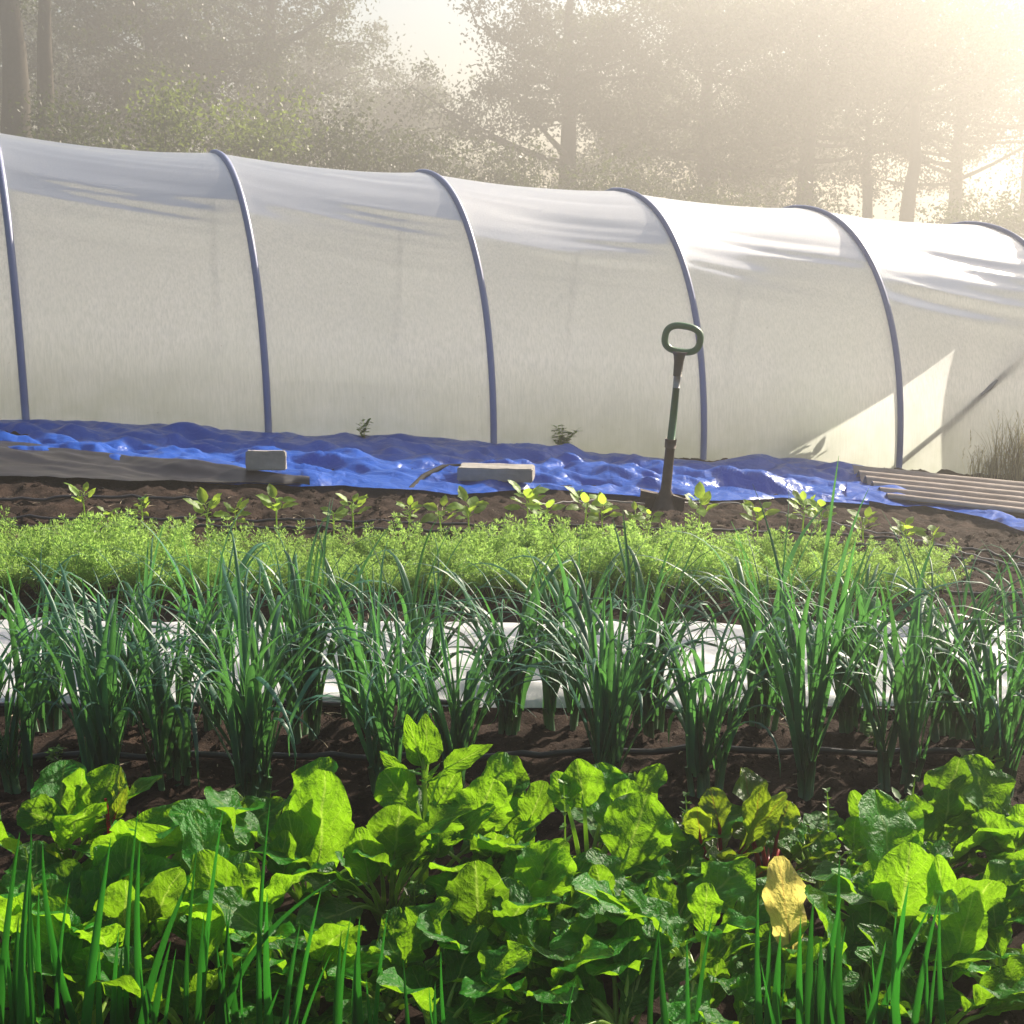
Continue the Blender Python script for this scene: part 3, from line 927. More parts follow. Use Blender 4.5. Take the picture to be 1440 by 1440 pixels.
BEANS = [(120, 728, .13, 3, .07, "leftmost bean seedling, with pale leaves, on bare soil below the grey fabric"),
         (155, 752, .11, 5, .05, "tiny bean seedling just right of the leftmost pale seedling, at the carrots' edge"),
         (200, 738, .10, 4, .05, "starry little bean seedling alone on soil left of the small concrete block"),
         (292, 752, .15, 5, .08, "bean seedling with long drooping leaves left of the small concrete block"),
         (333, 756, .14, 6, .06, "bushy bean seedling tucked in the carrot tops before the small block"),
         (390, 742, .14, 6, .07, "bean seedling on bare soil right below the small concrete block"),
         (470, 754, .12, 4, .05, "small bean seedling right of the small concrete block, half behind a leek tip"),
         (497, 748, .15, 6, .07, "bean seedling with round leaves below the left bend of the black pipe"),
         (575, 752, .14, 7, .06, "compact many leaved bean seedling below the black pipe"),
         (622, 750, .12, 3, .08, "bean seedling with two upright leaves left of the flat concrete slab"),
         (660, 756, .16, 5, .08, "bean seedling with a drooping right leaf below the flat concrete slab"),
         (742, 744, .18, 6, .09, "tallest bean seedling with a broad leaf held left, below the flat slab's right end"),
         (768, 756, .16, 6, .07, "bean seedling close to the right of the tallest seedling"),
         (822, 746, .16, 4, .09, "bean seedling with one leaf pointing up, midway between slab and spade"),
         (848, 752, .15, 5, .08, "bean seedling leaning right, midway between slab and spade"),
         (893, 757, .13, 4, .06, "slender bean seedling left below the spade blade"),
         (912, 760, .13, 6, .06, "umbrella shaped bean seedling directly below the spade blade"),
         (982, 757, .19, 6, .08, "leggy bean seedling right below the spade blade"),
         (1065, 757, .15, 5, .08, "flat topped bean seedling between spade and the hooped leek leaf"),
         (1128, 760, .20, 8, .07, "bushy bean seedling behind the hooped leek leaf"),
         (1152, 764, .18, 6, .07, "bean seedling right of the hooped leek leaf"),
         (1214, 766, .14, 6, .065, "bean seedling in front of the left end of the corrugated sheets"),
         (1270, 774, .12, 6, .065, "low bean seedling near the end of the carrot row"),
         (1308, 778, .10, 2, .06, "single leafed yellowish bean seedling past the end of the carrot row")]
for i, (px, py, h, nl, ls, lb) in enumerate(BEANS):
    r = bean_mesh("bean_seedling", 300 + i, h * 1.25, nl + 4, ls * 1.15)
    p = gp(px, py + 4); r.location = (p[0], p[1], float(gz(p[0], p[1]))); r["label"] = lb

# ------------------------------------------------------------------ chard
def chard(name, px, Y, heroes, n_fill, h, label, seed, red=False, yellow_hero=None, bolt=0.0):
    rs = random.Random(seed)
    d = ray(px, 1300); X = d[0] / d[1] * Y
    base = np.array([X, Y, 0.0])
    root = empty(name, tuple(base), label, "chard plant", "chard plants in the bed")
    fm, sm = MB(), MB()
    extra = []
    for hi, (x1, y1, x2, y2, wpx, dY, nz, curl) in enumerate(heroes):
        P1 = at(x1, y1, Y + dY) - base; P2 = at(x2, y2, Y + dY + rs.uniform(-.05, .08)) - base
        mpp = (Y + dY) * 1.06 / FPX
        nrm = nz if nz else (rs.uniform(-.5, .5), -1, rs.uniform(.1, .6))
        tgt_f, tgt_s = fm, sm
        is_y = yellow_hero == hi
        if is_y: tgt_f = MB(); tgt_s = MB()
        shape = 'point' if bolt and wpx < 45 else 'chard'
        mid = blade(tgt_f, P1, P2, wpx * mpp * 1.12, nrm, curl, rs.uniform(.05, .35), rs.uniform(.12, .30) * (1.4 if is_y else 1), rs.random(), shape, 11, 17, rs.random() * 20, rs.uniform(-.05, .06))
        s0 = np.array([rs.uniform(-.03, .03), rs.uniform(-.03, .03), -0.01])
        if bolt: s0[2] = max(0.0, P1[2] - 0.12); s0[0] = P1[0] * .2; s0[1] = P1[1] * .2
        stalk = bez(s0, (P1[0] * .45, P1[1] * .45, P1[2] * .6 + s0[2] * .4), P1, 7)
        mid = mid[:7]; pts = np.concatenate([stalk, mid[1:-1]])
        w0 = .0075 if not bolt else .004
        tgt_s.tube(pts, np.concatenate([np.linspace(w0, w0 * .62, len(stalk)), np.linspace(w0 * .55, .0008, len(mid) - 2)]), 6, rs.random())
        if is_y: extra.append((tgt_f, tgt_s))
    for k in range(n_fill + 5):
        az = rs.uniform(0, 2 * math.pi); el = rs.uniform(.55, 1.45)
        LL = h * rs.uniform(.50, 1.25)
        lp = LL * rs.uniform(.38, .5); lb = LL - lp + .05
        dv = np.array([math.cos(az) * math.cos(el), math.sin(az) * math.cos(el), math.sin(el)])
        P1 = dv * lp + np.array([math.cos(az) * .03, math.sin(az) * .03, .02])
        dv2 = np.array([math.cos(az) * math.cos(el - .35), math.sin(az) * math.cos(el - .35), math.sin(el - .35)])
        P2 = P1 + dv2 * lb
        nrm = (-math.cos(az) * .6 + rs.uniform(-.4, .4), -math.sin(az) * .6 + rs.uniform(-.4, .4), 1.0)
        mid = blade(fm, P1, P2, lb * rs.uniform(.5, .72), nrm, rs.uniform(.0, .35), rs.uniform(.0, .35), rs.uniform(.12, .32), rs.random(), 'chard', 11, 17, rs.random() * 20, rs.uniform(-.06, .08))
        s0 = np.array([rs.uniform(-.02, .02), rs.uniform(-.02, .02), -.01])
        mid = mid[:6]; pts = np.concatenate([bez(s0, P1 * .5 + np.array([0, 0, .03]), P1, 6), mid[1:-1]])
        sm.tube(pts, np.concatenate([np.linspace(.0075, .0045, 6), np.linspace(.004, .0008, len(mid) - 2)]), 6, rs.random())
    if bolt:
        sm.tube(bez((0, 0, -.01), (.01, 0, bolt * .5), (0.0, 0.0, bolt), 8), np.linspace(.009, .004, 8), 7)
        for k in range(8):
            a = k * 2.4; z = bolt * rs.uniform(.55, 1.0)
            p1 = np.array([0, 0, z]); dv = np.array([math.cos(a), math.sin(a), rs.uniform(.3, 1.0)]) * rs.uniform(.03, .06)
            blade(fm, p1, p1 + dv, .02, (-dv[0], -dv[1], .05), .2, .2, .1, rs.random(), 'point', 5, 7, rs.random() * 9)
    fm.build("foliage", M['chardred' if red else 'chard'], root)
    sm.build("stalks", M['stalkred' if red else 'stalk'], root)
    for f_, s_ in extra:
        o = f_.build("yellowed_leaf", M['chardyellow'], root); o["label"] = "withered yellow leaf standing upright"
        s_.build("withered_stalk", M['stalkbrown'], o)
    return root


N = None
CAMN = (0.1, -1, .35)
CH = [
    # back row
    (85, 3.40, [(97, 1167, 25, 1133, 55, 0, (0, -1, .9), .1), (120, 1180, 160, 1078, 70, .02, CAMN, .15), (100, 1160, 110, 1085, 45, .05, N, .1)], 6, .30, "leftmost bright chard plant at the bed's back with a leaf jutting left"),
    (225, 3.36, [(168, 1168, 296, 1142, 52, -.02, (0, -.7, 1), .12), (270, 1178, 118, 1200, 62, -.12, (0, -1, .5), .15), (250, 1200, 300, 1180, 50, .05, N, .2)], 6, .28, "chard plant with two big leaves lying flat one above the other"),
    (435, 3.36, [(447, 1245, 452, 1090, 92, 0, (-.15, -1, .25), .12), (425, 1240, 402, 1142, 58, -.06, N, .1), (400, 1250, 395, 1170, 45, -.12, N, .15)], 5, .30, "chard plant with the tallest upright broad leaf, left of the bolting one"),
    (545, 3.30, [(552, 1222, 560, 1138, 86, -.05, (-.1, -1, .35), .1), (520, 1240, 505, 1170, 55, -.1, N, .1), (615, 1200, 620, 1140, 60, 0, N, .2)], 6, .28, "chard plant with a wide puckered leaf below the bolting chard"),
    (685, 3.42, [(660, 1180, 695, 1098, 80, 0, CAMN, .1), (715, 1150, 720, 1092, 45, .05, N, .2), (740, 1160, 765, 1108, 45, .05, N, .2)], 7, .27, "chard plant with dark shaded leaves right of the bolting chard"),
    (825, 3.44, [(822, 1135, 812, 1072, 62, 0, CAMN, .1), (850, 1130, 852, 1076, 56, .04, N, .15), (800, 1140, 782, 1090, 45, -.03, N, .15), (870, 1150, 885, 1100, 40, 0, N, .15)], 7, .27, "chard plant with yellowish crinkled tips, behind the flowering weed"),
    (900, 3.34, [(876, 1220, 912, 1118, 100, -.05, (.05, -1, .3), .08), (930, 1200, 950, 1160, 40, 0, N, .2)], 5, .26, "chard plant with one round leaf on a pale stalk below the spade"),
    (1285, 3.40, [(1285, 1195, 1285, 1120, 58, 0, CAMN, .1), (1325, 1172, 1337, 1114, 70, .05, CAMN, .15), (1362, 1165, 1350, 1115, 36, .05, N, .1), (1235, 1178, 1199, 1116, 36, 0, N, .08), (1200, 1195, 1204, 1150, 46, -.05, N, .1), (1310, 1140, 1318, 1095, 30, .08, N, .1)], 7, .28, "large chard plant under a thin green spike, in the back row at right"),
    (1405, 3.40, [(1390, 1185, 1400, 1130, 60, 0, N, .15), (1430, 1180, 1437, 1133, 40, 0, N, .1), (1420, 1200, 1385, 1150, 50, -.05, N, .15)], 7, .28, "dense chard plant at the right edge in the back row"),
    (1160, 3.42, [(1165, 1215, 1150, 1165, 50, 0, N, .15), (1130, 1190, 1140, 1160, 36, 0, N, .15)], 5, .20, "low chard plant between the ruby chard and the right back plants"),
    # front row
    (40, 2.98, [(60, 1330, 70, 1240, 70, 0, N, .2)], 8, .30, "dark shaded chard plant in the bottom left corner behind green onion blades"),
    (170, 2.98, [(180, 1330, 165, 1250, 80, 0, N, .2), (210, 1310, 240, 1230, 60, .05, N, .2)], 8, .30, "shaded chard plant below the flat lying leaves, behind green onion blades"),
    (320, 3.00, [(335, 1325, 283, 1205, 70, .02, (.3, -1, .3), .1), (350, 1300, 340, 1215, 60, .05, N, .1)], 7, .30, "chard plant with a lit leaf leaning left, below the tall upright leaf"),
    (430, 2.90, [(420, 1395, 480, 1310, 70, 0, N, .2), (330, 1385, 470, 1375, 60, -.05, (0, -.5, 1), .2)], 8, .26, "low chard plant with a pale shiny leaf lying flat at bottom left"),
    (540, 2.88, [(560, 1400, 540, 1350, 60, 0, N, .2), (590, 1400, 680, 1350, 50, 0, N, .2)], 8, .24, "low dark chard plant at the bottom between the onion groups"),
    (683, 3.02, [(673, 1305, 668, 1216, 86, 0, (-.05, -1, .35), .08), (700, 1330, 715, 1290, 40, 0, N, .2)], 5, .26, "chard plant holding one round bright leaf on a long straight stalk"),
    (765, 3.06, [(745, 1275, 778, 1184, 84, 0, (.1, -1, .35), .08), (800, 1290, 830, 1230, 60, .05, N, .2)], 6, .27, "chard plant with a brown nibbled leaf, half lit and half shaded"),
    (760, 2.82, [(680, 1438, 785, 1375, 66, 0, (0, -.7, 1), .15), (850, 1430, 790, 1370, 60, 0, N, .2)], 7, .24, "chard plant with a dark glossy leaf pointing right at the bottom centre"),
    (925, 3.04, [(905, 1320, 895, 1262, 66, 0, N, .15), (935, 1300, 925, 1235, 50, .05, N, .1), (850, 1265, 838, 1220, 40, .05, N, .1)], 7, .27, "chard plant with several upright leaves in the middle, left of the onion spikes"),
    (985, 2.96, [(990, 1315, 993, 1243, 48, 0, N, .1), (975, 1380, 1048, 1300, 46, 0, (-.2, -1, .5), .2), (1000, 1420, 1010, 1350, 40, -.1, N, .1)], 6, .26, "chard plant with a long scooped leaf arching right beside the yellowed leaf"),
    (1110, 2.92, [(1114, 1348, 1096, 1204, 58, -.06, (.1, -1, .2), .02), (1130, 1420, 1115, 1350, 50, -.1, N, .2)], 0, .18, "chard plant with one withered yellow leaf standing upright"),
    (1262, 3.08, [(1260, 1305, 1282, 1192, 96, 0, (-.1, -1, .35), .1), (1250, 1290, 1215, 1215, 60, .02, N, .15)], 7, .28, "chard plant with a large dark round leaf behind the right onion spikes"),
    (1335, 3.06, [(1325, 1305, 1322, 1208, 42, 0, N, .08), (1350, 1330, 1365, 1250, 40, 0, N, .1), (1385, 1300, 1400, 1230, 70, .1, N, .2)], 7, .29, "chard plant with a narrow half lit leaf, at right in the front row"),
    (1225, 2.84, [(1195, 1425, 1245, 1335, 84, 0, (0, -.8, .8), .15), (1210, 1425, 1345, 1395, 60, -.05, (0, -.6, 1), .2)], 6, .24, "chard plant with broad pale leaves at the bottom right among onion spikes"),
    (115, 2.74, [(100, 1435, 130, 1350, 60, 0, N, .2)], 6, .22, "low shaded chard plant at the bottom left between the onion blades"),
    (260, 2.76, [(270, 1430, 240, 1350, 60, 0, N, .2)], 6, .22, "low shaded chard plant at the bottom below the leaf leaning left"),
    (615, 2.74, [(610, 1440, 640, 1385, 50, 0, N, .2)], 6, .20, "low dark chard plant at the bottom edge left of the glossy leaf"),
    (880, 2.78, [(880, 1430, 900, 1370, 55, 0, N, .2)], 6, .21, "low dark chard plant at the bottom edge right of the glossy leaf"),
    (1050, 2.76, [(1040, 1430, 1060, 1370, 50, 0, N, .2)], 5, .20, "low chard plant at the bottom edge left of the withered leaf's foot"),
    (1330, 2.76, [(1330, 1435, 1320, 1380, 55, 0, N, .2)], 6, .22, "low chard plant at the bottom edge right of the broad pale leaves"),
    (1420, 2.92, [(1400, 1435, 1430, 1400, 60, 0, N, .2), (1440, 1400, 1410, 1340, 60, .1, N, .2)], 7, .27, "chard plant in the bottom right corner"),
]
for i, (px, Y, he, nf, h, lb) in enumerate(CH):
    chard("chard_plant", px, Y, he, nf, h, lb, 500 + i, False, 0 if "withered yellow" in lb else None)
chard("chard_plant", 598, 3.42, [(594, 1078, 572, 1004, 32, 0, (.1, -1, .2), .0), (602, 1075, 598, 1003, 42, .02, (0, -1, .2), .0), (625, 1082, 691, 1047, 28, 0, (-.2, -1, .6), .05), (575, 1098, 533, 1058, 24, 0, N, .1),
      (580, 1140, 540, 1085, 60, -.04, N, .15), (615, 1130, 645, 1080, 44, 0, N, .1)], 3, .26, "tall bolting chard with two pointed upright leaves at its top", 590, False, None, .44)
chard("ruby_chard", 1010, 3.40, [(1012, 1165, 1000, 1110, 42, 0, N, .2), (985, 1180, 978, 1140, 40, 0, N, .15), (1000, 1240, 1030, 1200, 30, -.1, N, .1)], 5, .24, "red stemmed chard below the spade, left of the other red veined one", 591, True)
chard("ruby_chard", 1078, 3.42, [(1058, 1178, 1076, 1114, 46, 0, N, .15), (1092, 1180, 1110, 1126, 44, 0, N, .1), (1060, 1190, 1040, 1150, 40, 0, N, .1)], 5, .22, "red veined chard with a brown tipped leaf behind the withered yellow leaf", 592, True)
chard("ruby_chard", 160, 3.38, [(166, 1130, 170, 1078, 20, 0, N, .0), (160, 1150, 178, 1110, 18, 0, N, .1)], 2, .22, "thin red budded chard shoot between the two leftmost bright chard plants", 593, True, None, .30)

# ------------------------------------------------------------------ green onions in front
ON = [("green onion in the bottom left corner", [(5, 28, 1170, 0), (40, 45, 1178, 0), (52, 44, 1165, 0), (25, 8, 1290, 0)]),
      ("green onion with a blade leaning left over the dark corner chard", [(72, 55, 1250, 0), (112, 60, 1185, .1), (88, 98, 1240, 0), (65, 42, 1270, 0)]),
      ("green onion with the tallest straight blade under the flat chard leaf", [(128, 156, 1178, 0), (182, 194, 1140, 0), (204, 197, 1180, 0), (166, 167, 1308, 0), (175, 172, 1330, 0), (145, 140, 1330, 0)]),
      ("green onion with crossing blades left of the tall upright chard leaf", [(208, 272, 1225, .05), (265, 277, 1192, 0), (284, 287, 1285, 0), (225, 205, 1380, 0)]),
      ("green onion with one tall blade below the tall upright chard leaf", [(292, 314, 1138, 0), (332, 318, 1278, 0), (312, 325, 1270, 0), (325, 305, 1330, 0)]),
      ("green onion with one blade bent over to the right", [(368, 380, 1125, 0), (348, 475, 1235, .35), (385, 376, 1255, 0), (420, 452, 1250, 0), (408, 422, 1300, 0), (434, 466, 1340, 0)]),
      ("short green onion just right of the bent blade", [(485, 493, 1290, 0), (515, 506, 1288, 0), (532, 545, 1284, 0), (476, 480, 1310, 0)]),
      ("short green onion left of the round leafed chard", [(577, 567, 1348, 0), (630, 620, 1338, 0), (615, 612, 1380, 0)]),
      ("tiny green onion tips at the bottom centre", [(762, 762, 1408, 0), (802, 803, 1410, 0)]),
      ("green onion with one tall blade before the scooped chard leaf", [(920, 930, 1288, 0), (968, 966, 1318, 0), (985, 1003, 1280, 0)]),
      ("green onion at the foot of the withered yellow leaf", [(1072, 1066, 1256, 0), (1082, 1083, 1308, 0), (1094, 1098, 1310, 0), (1130, 1126, 1288, 0), (1062, 1058, 1425, 0)]),
      ("green onion with the tallest right blade, between yellow leaf and large dark chard", [(1140, 1144, 1264, 0), (1150, 1148, 1345, 0), (1162, 1183, 1260, 0), (1186, 1181, 1200, 0), (1170, 1162, 1380, 0)]),
      ("green onion with crossed blades before the large dark chard", [(1222, 1246, 1322, 0), (1266, 1260, 1285, 0), (1268, 1278, 1240, 0), (1243, 1312, 1268, .05), (1250, 1246, 1380, 0)]),
      ("rightmost green onion with blades meeting in a point", [(1293, 1322, 1258, 0), (1334, 1322, 1258, 0), (1305, 1318, 1330, 0)])]
for i, (lb, bl) in enumerate(ON):
    rs = random.Random(700 + i)
    Y0 = 2.62 + rs.uniform(-.04, .04)
    cx = sum(b_[0] for b_ in bl) / len(bl)
    g0 = at(cx, 1525, Y0); base = np.array([g0[0], Y0, 0.0])
    root = empty("spring_onion", tuple(base), lb, "spring onion", "green onions along the front")
    fm, sm = MB(), MB()
    for q in range(3 if len(bl) > 3 else 1):
        xb, xt = rs.uniform(min(b_[0] for b_ in bl), max(b_[0] for b_ in bl)), 0
        bl = bl + [(xb, xb + rs.uniform(-22, 22), rs.uniform(1290, 1420), 0)]
    for (xb, xt, yt, cv) in bl:
        Yt = Y0 + rs.uniform(-.05, .05)
        P2 = at(xt, yt, Yt) - base
        xg = xb + (xb - xt) * 90.0 / max(60, 1440 - yt) * .8
        P0 = at(xg, 1525, Y0) - base; P0[2] = 0.02
        P0[1] += rs.uniform(-.03, .03)
        L = P2 - P0
        midp = (P0 + P2) / 2 + np.array([-L[2] * .04 + rs.uniform(-.008, .008) - cv * .25, rs.uniform(-.01, .01), cv * .22])
        C = bez(P0, midp, P2, 16)
        t = np.linspace(0, 1, 16)
        T_ = np.gradient(C, axis=0); T_ /= np.linalg.norm(T_, axis=1)[:, None]
        w = 0.0094 * rs.uniform(.6, 1.2) * np.clip(1 - t ** 2.2, 0.02, 1) ** .8
        if 1440 - yt < 110: w *= .6
        fa = rs.uniform(-.7, .7)
        s_ = np.cross(T_, np.array([math.sin(fa), -math.cos(fa), 0])); s_ /= np.linalg.norm(s_, axis=1)[:, None]
        nn = np.cross(s_, T_)
        G = np.stack([C - s_ * w[:, None] + nn * w[:, None] * .35, C - nn * w[:, None] * .3, C + s_ * w[:, None] + nn * w[:, None] * .35], 1)
        fm.grid(G, None, rs.random())
        sm.tube([P0 + np.array([0, 0, -.03]), P0 + L * .04, P0 + L * .10], [.009, .009, .007], 7, rs.random())
    fm.build("foliage", M['onion'], root); sm.build("stem", M['leekstem'], root)

# ------------------------------------------------------------------ weeds
def weed(name, p, h, spread, n, ls, mat, label, cat, seed, spike=0.0, group=None, pts='point'):
    rs = random.Random(seed)
    root = empty(name, tuple(p), label, cat, group)
    sm, fm = MB(), MB()
    for k in range(n):
        az = rs.uniform(0, 6.28); r = spread * rs.random(); hh = h * rs.uniform(.5, 1)
        tip = np.array([math.cos(az) * r, math.sin(az) * r, hh])
        C = bez((0, 0, -.02), (tip[0] * .3, tip[1] * .3, hh * .7), tip, 7)
        sm.tube(C, np.linspace(.003, .0012, 7), 5, rs.random())
        for j in range(2, 7):
            for q in range(2):
                a = rs.uniform(0, 6.28); dv = np.array([math.cos(a), math.sin(a), rs.uniform(-.2, .8)]); dv /= np.linalg.norm(dv)
                L = ls * rs.uniform(.6, 1.1)
                blade(fm, C[j], C[j] + dv * L, L * .42, (-dv[0] * .5, -dv[1] * .5, 1), rs.uniform(0, .3), .1, .1, rs.random(), pts, 3, 6, rs.random() * 9)
    if spike:
        C = bez((0, 0, 0), (.01, 0, spike * .5), (rs.uniform(-.02, .02), 0, spike), 12)
        sm.tube(C, np.linspace(.004, .0015, 12), 5)
        for j in range(5, 12):
            for q in range(7):
                a = rs.uniform(0, 6.28); dv = np.array([math.cos(a), math.sin(a), rs.uniform(.0, 1)]) * rs.uniform(.012, .03) * (1.3 - j / 14)
                blade(fm, C[j], C[j] + dv, .009, (0, 0, 1), .1, .1, .0, rs.random(), 'point', 3, 4, 1.0)
    sm.build("stem", M['stalk'], root); fm.build("foliage", M[mat], root)
    return root


def gpt(px, py):
    p = gp(px, py); return (p[0], p[1], float(gz(p[0], p[1])))


def gY(px, py, Y):
    d = ray(px, py); X = d[0] / d[1] * Y
    return (X, Y, float(gz(X, Y)))


weed("weed_plant", gY(792, 1250, 3.2), .2, .10, 7, .05, 'weed', "tall flowering weed with a feathery spike among the middle chard", "weed", 801, .42)
weed("weed_plant", gY(965, 1200, 3.45), .2, .10, 8, .04, 'weed', "weed with small whitish heads right of the round chard leaf", "weed", 802, .28)
weed("weed_plant", gY(1162, 1200, 3.50), .12, .06, 4, .03, 'weed', "thin seeding weed stalk rising between the ruby chard and right chard", "weed", 803, .27)
weed("weed_plant", gY(1270, 1200, 3.52), .24, .04, 4, .06, 'weed', "slim upright spike of narrow leaves above the right back chard", "weed", 804, .30)
weed("weed_plant", gY(375, 1130, 3.75), .15, .16, 12, .04, 'weed', "dark tangled weed at the foot of the widest leek clump", "weed", 805)
weed("weed_plant", gY(580, 1300, 3.12), .18, .07, 5, .05, 'weed', "small ferny weed in the dark gap left of the round leafed chard", "weed", 806, .2)
weed("weed_plant", gY(1385, 1090, 4.02), .16, .10, 9, .07, 'weed', "leafy lettuce like weed at the foot of the rightmost front leek", "weed", 807, 0, None, 'bean')
weed("weed_plant", gY(45, 1230, 3.1), .22, .06, 5, .04, 'weed', "feathery weed tip in front of the leftmost chard plant", "weed", 808, .3)
WS = [(1230, 1045, "small lit weed on soil between the drip hoses, right of the hooped leek"), (1045, 1000, "low round leaved weed by the white sheet, left of the hooped leek"),
      (1365, 1015, "low weed by the right end of the white sheet"), (85, 1075, "spindly weed seedling in the dark soil at far left"), (205, 712, "pale weed seedling on soil at the end of the short hose"),
      (815, 702, "pale little weed at the tarpaulin edge between slab and spade"), (980, 706, "pale little weed at the tarpaulin edge right of the spade"), (1128, 712, "tiny pale weed before the tarpaulin strip")]
for i, (x, y, lb) in enumerate(WS):
    weed("weed_seedling", gpt(x, y), .06, .07, 5, .035, 'weed', lb, "weed", 820 + i, 0, "small weeds on the soil", 'bean')
# plants seen through the tunnel wall
def tun(k, q): 
    v = tp(k, q, 0) + B0
    return (v[0], v[1], float(gz(v[0], v[1])))
weed("weed_plant", tun(3.66, .46), .34, .34, 60, .12, 'weed', "dark leafy clump inside the tunnel, pressed against the polythene by the light patch", "weed", 841, 0, None, 'bean')
weed("weed_plant", tun(2.30, -.06), .24, .20, 12, .07, 'weed', "dark weed growing against the polythene right of the third hoop", "weed", 842, 0, None, 'bean')
weed("weed_plant", tun(1.40, -.06), .20, .08, 6, .06, 'weed', "small dark weed against the polythene behind the tarpaulin's peak", "weed", 843, 0, None, 'bean')


def grass(name, p, h, n, sp, label, seed):
    rs = random.Random(seed)
    root = empty(name, tuple(p), label, "grass tuft", None)
    mb, hb = MB(), MB()
    for k in range(n):
        a = rs.uniform(0, 6.28); r = sp * rs.random()
        L = h * rs.uniform(.5, 1.1); b0 = (math.cos(a) * r, math.sin(a) * r, 0)
        az = rs.uniform(0, 6.28); tl = rs.uniform(.02, .3); bd = rs.uniform(.2, 1.2)
        strap(mb, b0, az, tl, L, .008, bd, 2, 9, .3, 0, rs.random())
        if rs.random() < .3:
            ang = tl + bd * .5
            q = np.array(b0) + np.array([math.cos(az) * math.sin(ang), math.sin(az) * math.sin(ang), math.cos(ang)]) * L
            for z in range(8):
                strap(hb, q - np.array([0, 0, .02 * z * .6]), rs.uniform(0, 6.28), .6, .03, .006, .3, 1, 3, .2, 0, rs.random())
    mb.build("foliage", M['dry'], root); hb.build("seed_heads", M['dry'], root)


p = gp(1428, 676); grass("dry_grass_tuft", (p[0], p[1], float(gz(p[0], p[1]))), .60, 150, .22, "tall pale seeding grass tuft against the tunnel at the right edge", 851)
p = gp(1390, 672); grass("dry_grass_tuft", (p[0], p[1], float(gz(p[0], p[1]))), .26, 70, .22, "short pale grass tuft left of the tall seeding one", 852)

# ------------------------------------------------------------------ soil crumbs and straw
rs = np.random.default_rng(21)
mb = MB()
octa = np.array([(1, 0, 0), (-1, 0, 0), (0, 1, 0), (0, -1, 0), (0, 0, 1), (0, 0, -1)], float)
of = [(0, 2, 4), (2, 1, 4), (1, 3, 4), (3, 0, 4), (2, 0, 5), (1, 2, 5), (3, 1, 5), (0, 3, 5)]
for i in range(9000):
    Y = 3.6 + 5.6 * rs.random() ** 1.1; X = (rs.random() * 2 - 1) * (0.42 * Y + .2)
    s = .004 + .020 * rs.random() ** 3
    v = octa * (s * (.6 + .8 * rs.random((6, 1)))) * np.array([1.2, 1, .7])
    mb.add(v + np.array([X, Y, float(gzd(X, Y)) + s * .3]), of)
tag(mb.build("soil_crumbs", M['soil'], None, False), "loose crumbs of dark soil", None, None, "stuff")
mb = MB()
for i in range(420):
    Y = 3.8 + 5.2 * rs.random(); X = (rs.random() * 2 - 1) * (0.4 * Y + .2)
    a = rs.random() * 6.28; L = .02 + .06 * rs.random()
    c = np.array([X, Y, float(gzd(X, Y)) + .006]); dv = np.array([math.cos(a), math.sin(a), rs.random() * .3]) * L
    mb.tube([c, c + dv * .5 + np.array([0, 0, .004]), c + dv], .0018, 4)
tag(mb.build("straw_debris", M['straw'], None), "bits of dry straw and stalks on the soil", None, None, "stuff")

